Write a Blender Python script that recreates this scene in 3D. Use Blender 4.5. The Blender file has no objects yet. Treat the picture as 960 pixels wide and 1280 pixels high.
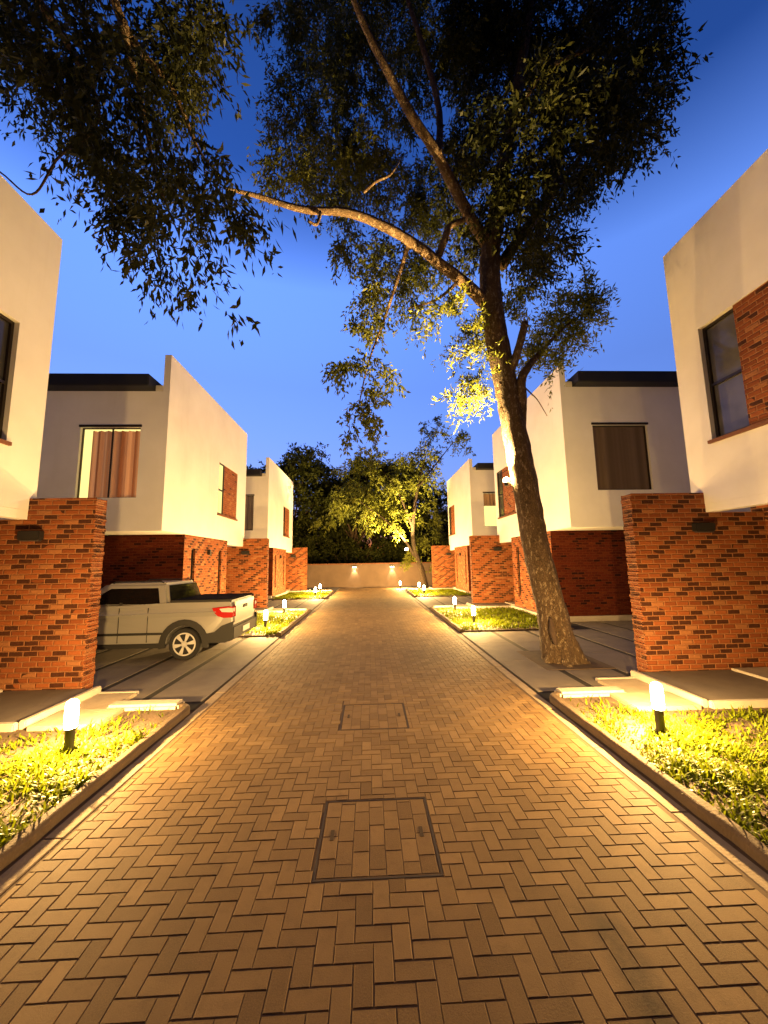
import bpy, bmesh, math, random
import numpy as np
from mathutils import Vector, Matrix
random.seed(7); rng = np.random.default_rng(7)
scn = bpy.context.scene
COL = scn.collection
R_ = math.radians

# ------------------------------------------------------------------ materials
class NT:
    def __init__(s, name):
        s.m = bpy.data.materials.new(name); s.m.use_nodes = True
        s.t = s.m.node_tree; s.t.nodes.clear()
        s.out = s.t.nodes.new('ShaderNodeOutputMaterial')
    def n(s, typ, **kw):
        nd = s.t.nodes.new(typ)
        for k, v in kw.items(): setattr(nd, k, v)
        return nd
    def l(s, a, b): s.t.links.new(a, b)
    def inp(s, sock, v):
        if v is None: return
        if hasattr(v, 'is_output'): s.l(v, sock)
        else:
            if isinstance(v, tuple) and len(v) == 3 and sock.type == 'RGBA': v = v + (1,)
            sock.default_value = v
    def math(s, op, a, b=None, c=None, clamp=False):
        nd = s.n('ShaderNodeMath', operation=op); nd.use_clamp = clamp
        for i, v in enumerate((a, b, c)): s.inp(nd.inputs[i], v)
        return nd.outputs[0]
    def mix(s, f, a, b, blend='MIX'):
        nd = s.n('ShaderNodeMix', data_type='RGBA', blend_type=blend)
        s.inp(nd.inputs[0], f); s.inp(nd.inputs[6], a); s.inp(nd.inputs[7], b)
        return nd.outputs[2]
    def mixf(s, f, a, b):
        nd = s.n('ShaderNodeMix', data_type='FLOAT')
        s.inp(nd.inputs[0], f); s.inp(nd.inputs[2], a); s.inp(nd.inputs[3], b)
        return nd.outputs[0]
    def pos(s): return s.n('ShaderNodeNewGeometry').outputs['Position']
    def noise(s, scale, detail=4, rough=.55, vec=None, out=0):
        nd = s.n('ShaderNodeTexNoise'); nd.inputs['Scale'].default_value = scale
        nd.inputs['Detail'].default_value = detail; nd.inputs['Roughness'].default_value = rough
        s.l(vec if vec is not None else s.pos(), nd.inputs['Vector'])
        return nd.outputs[out]
    def ramp(s, f, *stops):
        nd = s.n('ShaderNodeValToRGB'); e = nd.color_ramp.elements
        while len(e) < len(stops): e.new(.5)
        for el, (p, c) in zip(e, stops):
            el.position = p; el.color = c + (1,) if isinstance(c, tuple) else (c, c, c, 1)
        s.inp(nd.inputs[0], f); return nd.outputs[0]
    def rng(s, v, a, b, c, d):
        nd = s.n('ShaderNodeMapRange')
        for i, x in enumerate((v, a, b, c, d)): s.inp(nd.inputs[i], x)
        return nd.outputs[0]
    def bump(s, h, strength=.3, dist=.02, normal=None):
        nd = s.n('ShaderNodeBump'); nd.inputs['Strength'].default_value = strength
        nd.inputs['Distance'].default_value = dist; s.l(h, nd.inputs['Height'])
        if normal is not None: s.l(normal, nd.inputs['Normal'])
        return nd.outputs[0]
    def bsdf(s, color, rough=.7, metallic=0., normal=None, spec=.4, **kw):
        nd = s.n('ShaderNodeBsdfPrincipled')
        s.inp(nd.inputs['Base Color'], color); s.inp(nd.inputs['Roughness'], rough)
        nd.inputs['Metallic'].default_value = metallic; nd.inputs['Specular IOR Level'].default_value = spec
        if normal is not None: s.l(normal, nd.inputs['Normal'])
        for k, v in kw.items(): s.inp(nd.inputs[k.replace('_', ' ')], v)
        s.l(nd.outputs[0], s.out.inputs[0]); return nd

def simple(name, color, rough=.6, metallic=0., nscale=None, namt=.25, bump=0., bscale=None, spec=.4):
    N = NT(name); c = color
    if nscale:
        f = N.noise(nscale, 6)
        c = N.mix(f, tuple(x * (1 - namt) for x in color), tuple(min(1, x * (1 + namt)) for x in color))
    nm = None
    if bump: nm = N.bump(N.noise(bscale or 60, 5), bump, .01)
    N.bsdf(c, rough, metallic, nm, spec)
    return N.m

def mat_plaster():
    N = NT('white_plaster')
    p = N.pos()
    big = N.noise(.9, 5, .6)
    mp = N.n('ShaderNodeMapping'); mp.inputs['Scale'].default_value = (2.2, 2.2, .22); N.l(p, mp.inputs[0])
    streak = N.noise(1.6, 5, .6, mp.outputs[0])
    c = N.mix(N.rng(big, .3, .7, 0, 1), (.70, .68, .65), (.79, .775, .75))
    c = N.mix(N.rng(streak, .55, .8, 0, .22), c, (.55, .52, .47))
    h = N.noise(55, 4, .7)
    N.bsdf(c, .9, 0, N.bump(h, .22, .012), .2)
    return N.m

def mat_brick(name, tone=1.0, dark_rate=.30, bw=.205, bh=.0745, red=0.):
    N = NT(name)
    g = N.n('ShaderNodeNewGeometry')
    sp = N.n('ShaderNodeSeparateXYZ'); N.l(g.outputs['Position'], sp.inputs[0])
    sn = N.n('ShaderNodeSeparateXYZ'); N.l(g.outputs['True Normal'], sn.inputs[0])
    isx = N.math('GREATER_THAN', N.math('ABSOLUTE', sn.outputs[0]), .6)
    isz = N.math('GREATER_THAN', N.math('ABSOLUTE', sn.outputs[2]), .6)
    u = N.mixf(isx, sp.outputs[0], sp.outputs[1])
    v = N.mixf(isz, sp.outputs[2], sp.outputs[1])
    wob = N.noise(7, 3)
    v = N.math('ADD', v, N.math('MULTIPLY', N.math('SUBTRACT', wob, .5), .012))
    rv = N.math('DIVIDE', N.math('ADD', v, 20), bh); row = N.math('FLOOR', rv); fv = N.math('FRACT', rv)
    par = N.math('MODULO', row, 2.0)
    ru = N.math('ADD', N.math('DIVIDE', N.math('ADD', u, 60), bw), N.math('MULTIPLY', par, .5))
    ci = N.math('FLOOR', ru); fu = N.math('FRACT', ru)
    eu = N.math('MULTIPLY', N.math('MINIMUM', fu, N.math('SUBTRACT', 1, fu)), bw)
    ev = N.math('MULTIPLY', N.math('MINIMUM', fv, N.math('SUBTRACT', 1, fv)), bh)
    d = N.math('MINIMUM', eu, ev)
    d = N.math('ADD', d, N.math('MULTIPLY', N.math('SUBTRACT', N.noise(60, 2), .5), .006))
    brick = N.rng(d, .004, .013, 0, 1)
    cb = N.n('ShaderNodeCombineXYZ'); N.l(ci, cb.inputs[0]); N.l(row, cb.inputs[1]); N.l(isx, cb.inputs[2])
    wn = N.n('ShaderNodeTexWhiteNoise', noise_dimensions='3D'); N.l(cb.outputs[0], wn.inputs['Vector'])
    rnd = wn.outputs['Value']
    s2 = N.n('ShaderNodeSeparateColor'); N.l(wn.outputs['Color'], s2.inputs[0])
    # burnt bricks tend to run in diagonals through the courses
    hx = N.math('SUBTRACT', N.math('MULTIPLY', ci, 2), par)
    diag = N.math('MODULO', N.math('ADD', N.math('ADD', hx, N.math('MULTIPLY', row, -1)), 600), 6.0)
    isd = N.math('LESS_THAN', diag, .9)
    patch = N.rng(N.noise(.9, 2), .38, .62, .25, -.25)
    thr = N.math('SUBTRACT', 1 - dark_rate * .26, N.math('MULTIPLY', isd, N.math('SUBTRACT', dark_rate * 1.25, patch)))
    dark = N.math('GREATER_THAN', rnd, thr)
    t = tone
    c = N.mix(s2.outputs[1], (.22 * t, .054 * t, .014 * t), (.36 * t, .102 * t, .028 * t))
    c = N.mix(N.math('MULTIPLY', N.math('GREATER_THAN', s2.outputs[2], .86), .6), c, (.46 * t, .21 * t, .085 * t))
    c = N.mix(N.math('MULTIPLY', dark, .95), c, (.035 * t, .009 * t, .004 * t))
    c = N.mix(N.rng(N.noise(22, 5, .7), .3, .75, 0, .35), c, (.2 * t, .07 * t, .03 * t))
    mort = N.mix(N.noise(30, 3), (.27 * t, .105 * t, .042 * t), (.46 * t, .20 * t, .085 * t))
    c = N.mix(brick, mort, c)
    if red: c = N.mix(red, c, (.9, .42, .2), 'MULTIPLY')
    h = N.math('ADD', N.math('MULTIPLY', brick, N.math('ADD', .75, N.math('MULTIPLY', s2.outputs[0], .5))), N.math('MULTIPLY', N.noise(90, 4), .35))
    N.bsdf(c, .85, 0, N.bump(h, .9, .014), .2)
    return N.m

def mat_tint(name, lo, hi, rough=.8, bscale=120, bamt=.35, stain=True, spec=.25):
    """colour varies per piece through the 'tint' attribute, plus grime"""
    N = NT(name)
    a = N.n('ShaderNodeAttribute', attribute_name='tint')
    c = N.mix(a.outputs['Fac'], lo, hi)
    if stain:
        c = N.mix(N.rng(N.noise(.7, 5, .6), .45, .75, 0, .4), c, tuple(x * .62 for x in lo))
        c = N.mix(N.rng(N.noise(9, 6, .7), .5, .8, 0, .5), c, tuple(x * .55 for x in lo))
        c = N.mix(N.rng(N.noise(160, 3, .7), .3, .75, 0, .35), c, tuple(min(1, x * 1.35) for x in hi))
    # dark streak along the lane, right of centre in the foreground
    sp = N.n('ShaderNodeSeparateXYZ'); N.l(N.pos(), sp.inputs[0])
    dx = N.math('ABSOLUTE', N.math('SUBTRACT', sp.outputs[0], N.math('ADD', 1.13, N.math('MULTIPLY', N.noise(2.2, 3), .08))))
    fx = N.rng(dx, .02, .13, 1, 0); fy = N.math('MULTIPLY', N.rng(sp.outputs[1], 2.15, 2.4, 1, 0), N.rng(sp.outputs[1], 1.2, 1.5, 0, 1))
    dark_streak = N.math('MULTIPLY', N.math('MULTIPLY', fx, fy), N.rng(N.noise(7, 4, .7), .35, .6, .35, .8))
    c = N.mix(dark_streak, c, (.035, .018, .008))
    for X0 in (-.95, .85):
        tr = N.rng(N.math('ABSOLUTE', N.math('SUBTRACT', sp.outputs[0], X0)), .05, .45, .30, 0)
        c = N.mix(N.math('MULTIPLY', tr, N.rng(N.noise(1.1, 4, .6), .35, .65, 0, 1)), c, tuple(x * .6 for x in lo))
    N.bsdf(c, rough, 0, N.bump(N.noise(bscale, 5, .7), bamt, .004), spec)
    return N.m

def mat_leaf(name, lo, hi, trans=.35, rough=.5):
    N = NT(name)
    a = N.n('ShaderNodeAttribute', attribute_name='tint')
    c = N.mix(a.outputs['Fac'], lo, hi)
    pb = N.n('ShaderNodeBsdfPrincipled'); N.l(c, pb.inputs['Base Color']); pb.inputs['Roughness'].default_value = rough
    pb.inputs['Specular IOR Level'].default_value = .12
    tr = N.n('ShaderNodeBsdfTranslucent'); N.l(N.mix(.5, c, hi, 'MIX'), tr.inputs[0])
    mx = N.n('ShaderNodeMixShader'); mx.inputs[0].default_value = trans
    N.l(pb.outputs[0], mx.inputs[1]); N.l(tr.outputs[0], mx.inputs[2]); N.l(mx.outputs[0], N.out.inputs[0])
    return N.m

def mat_bark(name='bark', k=1.):
    N = NT(name)
    p = N.pos(); mp = N.n('ShaderNodeMapping'); mp.inputs['Scale'].default_value = (1, 1, .45); N.l(p, mp.inputs[0])
    n0 = N.noise(9, 4, .6, mp.outputs[0], 1)
    va = N.n('ShaderNodeVectorMath', operation='MULTIPLY_ADD'); N.l(n0, va.inputs[0]); va.inputs[1].default_value = (.09, .09, .09); N.l(mp.outputs[0], va.inputs[2])
    vo = N.n('ShaderNodeTexVoronoi', feature='DISTANCE_TO_EDGE'); vo.inputs['Scale'].default_value = 34; vo.inputs['Randomness'].default_value = 1
    N.l(va.outputs[0], vo.inputs['Vector'])
    crack = N.rng(vo.outputs['Distance'], .0, .12, 0, 1)
    n1 = N.noise(4, 6, .65, mp.outputs[0]); n2 = N.noise(17, 6, .72, mp.outputs[0])
    c = N.mix(N.rng(n1, .3, .7, 0, 1), tuple(k * x for x in (.070, .043, .023)), tuple(k * x for x in (.135, .088, .052)))
    c = N.mix(N.rng(n2, .53, .62, 0, .9), c, tuple(min(.4, k * x) for x in (.30, .23, .155)))
    c = N.mix(N.math('MULTIPLY', N.math('SUBTRACT', 1, crack), .55), c, (.05, .035, .024))
    h = N.math('ADD', N.math('MULTIPLY', crack, .4), N.math('MULTIPLY', n2, 1.1))
    N.bsdf(c, .9, 0, N.bump(h, 1.0, .035), .2)
    return N.m

def mat_emit(name, color, strength, transp=0.):
    N = NT(name)
    e = N.n('ShaderNodeEmission'); e.inputs[0].default_value = color + (1,); e.inputs[1].default_value = strength
    if transp:
        t = N.n('ShaderNodeBsdfTransparent'); mx = N.n('ShaderNodeMixShader'); mx.inputs[0].default_value = transp
        N.l(e.outputs[0], mx.inputs[1]); N.l(t.outputs[0], mx.inputs[2]); N.l(mx.outputs[0], N.out.inputs[0])
    else: N.l(e.outputs[0], N.out.inputs[0])
    return N.m

def mat_glass(name, color, rough=.08):
    N = NT(name)
    c = N.mix(N.rng(N.noise(1.4, 3), .35, .65, 0, 1), tuple(x * .7 for x in color), tuple(x * 1.3 for x in color))
    N.bsdf(c, rough, 0, None, .35)
    return N.m

def mat_curtain(name, a, b, emit, axis=0, freq=30.):
    """woven striped cloth, back-lit by the room's lamp"""
    N = NT(name)
    sp = N.n('ShaderNodeSeparateXYZ'); N.l(N.pos(), sp.inputs[0])
    w = N.noise(1, 3, .6, None)
    cb = N.n('ShaderNodeCombineXYZ'); N.l(N.math('MULTIPLY', sp.outputs[axis], freq), cb.inputs[0])
    st = N.noise(.35, 2, .5, cb.outputs[0])
    f = N.rng(st, .42, .6, 0, 1)
    c = N.mix(f, a, b)
    nd = N.bsdf(c, .9, 0, None, .1)
    if emit: N.l(c, nd.inputs['Emission Color']); nd.inputs['Emission Strength'].default_value = emit
    return N.m

M = {}
M['plaster'] = mat_plaster()
M['brick'] = mat_brick('orange_brick', .72, .44)
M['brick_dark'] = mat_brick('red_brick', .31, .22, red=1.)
M['brick_panel'] = mat_brick('panel_brick', .8, .12)
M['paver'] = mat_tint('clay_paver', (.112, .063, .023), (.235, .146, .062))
M['paver_joint'] = simple('joint_sand', (.105, .062, .030), .95, nscale=30)
M['concrete'] = simple('concrete', (.42, .37, .30), .85, nscale=5, namt=.3, bump=.35, bscale=70)
M['slab'] = simple('grey_slab', (.15, .125, .10), .85, nscale=3, namt=.35, bump=.35, bscale=90)
M['kerb'] = simple('kerb_concrete', (.095, .062, .036), .9, nscale=6, namt=.45, bump=.6, bscale=45)
M['soil'] = simple('garden_soil', (.085, .055, .032), .95, nscale=8, namt=.5, bump=.8, bscale=40)
M['sand'] = simple('sandy_ground', (.36, .29, .20), .95, nscale=6, namt=.3, bump=.6, bscale=50)
M['ground'] = simple('bare_ground', (.10, .085, .06), .95, nscale=1.5, namt=.4, bump=.5, bscale=20)
M['grass'] = mat_leaf('grass_blade', (.08, .102, .003), (.155, .185, .006), .35, .45)
M['leaf'] = mat_leaf('tree_leaf', (.026, .033, .007), (.10, .105, .018), .3, .45)
M['leaf_far'] = mat_leaf('far_leaf', (.030, .038, .009), (.085, .092, .018), .3, .55)
M['leaf_lamplit'] = mat_leaf('lamplit_leaf', (.065, .075, .010), (.17, .18, .025), .4, .5)  # yellow of the tree lamps painted into the leaf colour
M['bark'] = mat_bark(); M['limb_bark'] = mat_bark('limb_bark', 1.3)
M['leaf_shaded'] = mat_leaf('shaded_leaf', (.010, .014, .004), (.036, .038, .009), .3, .5)  # leaf colour darkened to paint in foliage the lamps leave unlit
M['cut_wood'] = simple('cut_wood', (.05, .03, .02), .9, nscale=20, namt=.4)
M['roof'] = simple('dark_roof', (.012, .012, .015), .6, nscale=4)
M['frame'] = simple('dark_frame', (.025, .018, .014), .4, .3)
M['sill'] = simple('brick_sill', (.16, .06, .025), .8, nscale=20, bump=.4)
M['glass'] = mat_glass('dark_glass', (.045, .043, .045))
M['glass_grey'] = mat_glass('grey_glass', (.10, .095, .09))
M['lit_glass'] = mat_emit('lit_glass', (1., .78, .25), .30)
M['curtain_lit'] = mat_curtain('curtain_cloth', (.30, .10, .035), (.72, .38, .18), .05, 0, 14.)
M['curtain_brown'] = mat_curtain('curtain_brown', (.10, .07, .05), (.14, .10, .072), 0, 0, 10.)
M['curtain_grey'] = mat_curtain('curtain_grey', (.16, .13, .125), (.22, .18, .17), 0, 0, 10.)
M['blind'] = simple('blind_cloth', (.42, .27, .15), .9, nscale=8)
M['door'] = simple('dark_door', (.085, .022, .012), .5, nscale=6, namt=.3)
M['lamp_body'] = simple('lamp_body', (.02, .018, .017), .45, .2)
M['lens'] = mat_emit('lamp_lens', (1., .80, .42), 22, .55)
M['bulb_lens'] = mat_emit('bulb_lens', (1., .76, .32), 26, .55)
M['dead_lens'] = simple('unlit_lens', (.06, .05, .045), .3)
M['gutter'] = simple('gutter_white', (.6, .57, .5), .6)
M['iron'] = simple('cover_frame', (.035, .022, .014), .7, .3, nscale=30)
M['joint_soil'] = simple('joint_soil', (.016, .012, .007), .95, nscale=9, namt=.5)
M['edge'] = simple('edge_concrete', (.27, .205, .135), .9, nscale=7, namt=.35, bump=.4, bscale=60)
M['dirt'] = simple('slot_dirt', (.05, .03, .017), .95, nscale=60, namt=.6)
M['car_paint'] = simple('silver_paint', (.34, .33, .315), .3, .25, spec=.6)
M['car_dark'] = simple('grey_plastic', (.022, .020, .018), .6, bump=.15, bscale=200)
M['car_glass'] = simple('car_glass', (.006, .005, .005), .06, spec=.22)
M['tyre'] = simple('tyre_rubber', (.018, .017, .016), .8, bump=.2, bscale=80)
M['alloy'] = simple('alloy_rim', (.75, .73, .70), .35, .35)
M['red_lens'] = simple('red_lens', (.45, .012, .012), .15, spec=.7)
M['clear_lens'] = simple('clear_lens', (.72, .66, .62), .15, spec=.7)
M['tonneau'] = simple('bed_cover', (.012, .011, .010), .95, bump=.2, bscale=60, spec=.05)

# ------------------------------------------------------------------ mesh builder (world coordinates)
class MB:
    def __init__(s): s.v = []; s.f = []
    def add(s, vs, fs):
        o = len(s.v); s.v += [tuple(p) for p in vs]; s.f += [tuple(i + o for i in f) for f in fs]
        return s
    def quad(s, *p): return s.add(p, [tuple(range(len(p)))])
    def box(s, x0, x1, y0, y1, z0, z1):
        x0, x1 = min(x0, x1), max(x0, x1); y0, y1 = min(y0, y1), max(y0, y1)
        return s.add([(x0, y0, z0), (x1, y0, z0), (x1, y1, z0), (x0, y1, z0), (x0, y0, z1), (x1, y0, z1), (x1, y1, z1), (x0, y1, z1)],
                     [(0, 3, 2, 1), (4, 5, 6, 7), (0, 1, 5, 4), (1, 2, 6, 5), (2, 3, 7, 6), (3, 0, 4, 7)])
    def prism(s, poly, w0, w1, axis='y'):
        mp = {'y': lambda a, b, w: (a, w, b), 'x': lambda a, b, w: (w, a, b), 'z': lambda a, b, w: (a, b, w)}[axis]
        n = len(poly)
        return s.add([mp(a, b, w0) for a, b in poly] + [mp(a, b, w1) for a, b in poly],
                     [tuple(range(n)), tuple(range(2 * n - 1, n - 1, -1))] + [(i, (i + 1) % n, n + (i + 1) % n, n + i) for i in range(n)])
    def tube(s, path, rad, n=10, cap=True, wob=0., seed=0):
        rr = random.Random(seed); P = [Vector(p) for p in path]; rings = []
        up = Vector((0, 1, .13)).normalized()
        for i, p in enumerate(P):
            t = (P[min(i + 1, len(P) - 1)] - P[max(i - 1, 0)]).normalized()
            a = t.cross(up)
            if a.length < .05: a = t.cross(Vector((1, 0, 0)))
            a.normalize(); b = a.cross(t).normalized()
            r = rad[i] if isinstance(rad, (list, tuple)) else rad
            rings.append([p + (a * math.cos(2 * math.pi * k / n) + b * math.sin(2 * math.pi * k / n)) * r * (1 + wob * (rr.random() - .5)) for k in range(n)])
        vs = [q for r in rings for q in r]; fs = []
        for i in range(len(P) - 1):
            for k in range(n): fs.append((i * n + k, i * n + (k + 1) % n, (i + 1) * n + (k + 1) % n, (i + 1) * n + k))
        if cap: fs += [tuple(range(n - 1, -1, -1)), tuple((len(P) - 1) * n + k for k in range(n))]
        return s.add(vs, fs)
    def lathe(s, prof, c, n=16, axis='z'):
        mp = {'z': lambda r, h, a: (c[0] + r * math.cos(a), c[1] + r * math.sin(a), c[2] + h),
              'y': lambda r, h, a: (c[0] + r * math.cos(a), c[1] + h, c[2] + r * math.sin(a)),
              'x': lambda r, h, a: (c[0] + h, c[1] + r * math.cos(a), c[2] + r * math.sin(a))}[axis]
        vs = [mp(r, h, 2 * math.pi * k / n) for r, h in prof for k in range(n)]; fs = []
        for i in range(len(prof) - 1):
            for k in range(n): fs.append((i * n + k, i * n + (k + 1) % n, (i + 1) * n + (k + 1) % n, (i + 1) * n + k))
        fs += [tuple(range(n - 1, -1, -1)), tuple((len(prof) - 1) * n + k for k in range(n))]
        return s.add(vs, fs)
    def build(s, name, mat, parent=None, bevel=0., smooth=False, seg=2, tint=None):
        me = bpy.data.meshes.new(name)
        root = parent
        off = Vector((0, 0, 0))
        while root is not None: off += root.location; root = root.parent
        me.from_pydata([(x - off.x, y - off.y, z - off.z) for x, y, z in s.v], [], s.f)
        if tint is not None:
            at = me.attributes.new('tint', 'FLOAT', 'FACE'); at.data.foreach_set('value', tint)
        if bevel or tint is None:
            bm = bmesh.new(); bm.from_mesh(me)
            if bevel:
                es = [e for e in bm.edges if len(e.link_faces) == 2 and e.calc_face_angle(0) > .5]
                bmesh.ops.bevel(bm, geom=es, offset=bevel, segments=seg, affect='EDGES', clamp_overlap=True)
            bmesh.ops.recalc_face_normals(bm, faces=bm.faces)
            bm.to_mesh(me); bm.free()
        if smooth: me.polygons.foreach_set('use_smooth', [True] * len(me.polygons))
        me.materials.append(mat); me.update()
        o = bpy.data.objects.new(name, me); COL.objects.link(o)
        if parent is not None: o.parent = parent
        return o

def tag(o, label=None, cat=None, group=None, kind=None):
    if label: o['label'] = label
    if cat: o['category'] = cat
    if group: o['group'] = group
    if kind: o['kind'] = kind
    return o
def thing(name, loc, label, cat, group=None):
    o = bpy.data.objects.new(name, None); COL.objects.link(o); o.location = loc; o.empty_display_size = .2
    return tag(o, label, cat, group)
def struct(o): o['kind'] = 'structure'; return o

def panel(mb, to, u0, u1, v0, v1, holes=(), depth=.1):
    """wall face with rectangular openings and their reveals; to(u,v,d) -> point, d = depth into the wall"""
    us = sorted({u0, u1} | {h[0] for h in holes} | {h[1] for h in holes}); vs = sorted({v0, v1} | {h[2] for h in holes} | {h[3] for h in holes})
    for a, b in zip(us, us[1:]):
        for c, d in zip(vs, vs[1:]):
            mu, mv = (a + b) / 2, (c + d) / 2
            if any(h[0] < mu < h[1] and h[2] < mv < h[3] for h in holes): continue
            mb.quad(to(a, c, 0), to(b, c, 0), to(b, d, 0), to(a, d, 0))
    for h in holes:
        a, b, c, d = h
        for (p, q) in (((a, c), (b, c)), ((b, c), (b, d)), ((b, d), (a, d)), ((a, d), (a, c))):
            mb.quad(to(*p, 0), to(*q, 0), to(*q, depth), to(*p, depth))

# ------------------------------------------------------------------ camera (measured from the photograph's vanishing points)
H = 1.85; F_, PI_, YA, RO = 482.4, .129, .0400, .016
def ray(px, py):
    u2, w2 = px - 480, py - 640; c, s = math.cos(RO), math.sin(RO)
    u = u2 * c - w2 * s; w = u2 * s + w2 * c
    x, y, z = u / F_, -w / F_, 1.
    Y = y * math.cos(PI_) + z * math.sin(PI_); z = -y * math.sin(PI_) + z * math.cos(PI_)
    return Vector((x * math.cos(YA) + z * math.sin(YA), -x * math.sin(YA) + z * math.cos(YA), Y))
def at(px, py, Y):
    d = ray(px, py); return Vector((0, 0, H)) + d * (Y / d.y)
cam = bpy.data.cameras.new('camera'); camo = bpy.data.objects.new('camera', cam); COL.objects.link(camo)
fwd = ray(480, 640).normalized(); rt = (ray(481, 640) - ray(480, 640)).normalized(); up = (ray(480, 639) - ray(480, 640)).normalized()
mt = Matrix((rt, up, -fwd)).transposed().to_4x4(); mt.translation = (0, 0, H); camo.matrix_world = mt
cam.sensor_fit = 'HORIZONTAL'; cam.sensor_width = 36; cam.lens = 36 * F_ / 960; cam.clip_start = .05; cam.clip_end = 2000
scn.camera = camo

PER = 10.142
SIDE = {-1: dict(F=5.20, n=-.27, e=6.17, ps=4.28, wx=4.20, w0=6.05, w1=6.29, roof=(6.40, 6.72), name='left'),
        1: dict(F=5.55, n=.225, e=6.34, ps=4.75, wx=4.31, w0=6.10, w1=6.34, roof=(6.78, 7.10), name='right')}
ZB, ZT = 2.72, 7.42

# ------------------------------------------------------------------ houses
def window_frame(to, a, b, c, d, parent, dep, w=.045, transom=None, mullion=None, mat=None):
    mb = MB()
    def bar(u0, u1, v0, v1):
        P = [to(u, v, q) for q in (dep - .035, dep + .015) for u, v in ((u0, v0), (u1, v0), (u1, v1), (u0, v1))]
        mb.add(P, [(0, 1, 2, 3), (7, 6, 5, 4), (0, 4, 5, 1), (1, 5, 6, 2), (2, 6, 7, 3), (3, 7, 4, 0)])
    bar(a, b, d - w, d); bar(a, b, c, c + w); bar(a, a + w, c + w, d - w); bar(b - w, b, c + w, d - w)
    if transom: bar(a + w, b - w, transom - w / 2, transom + w / 2)
    if mullion: bar(mullion - w / 2, mullion + w / 2, c + w, d - w)
    return mb.build('frame', mat or M['frame'], parent)
def pane(to, a, b, c, d, parent, dep, mat, name='pane'):
    return MB().quad(to(a, c, dep), to(b, c, dep), to(b, d, dep), to(a, d, dep)).build(name, mat, parent)

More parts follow.
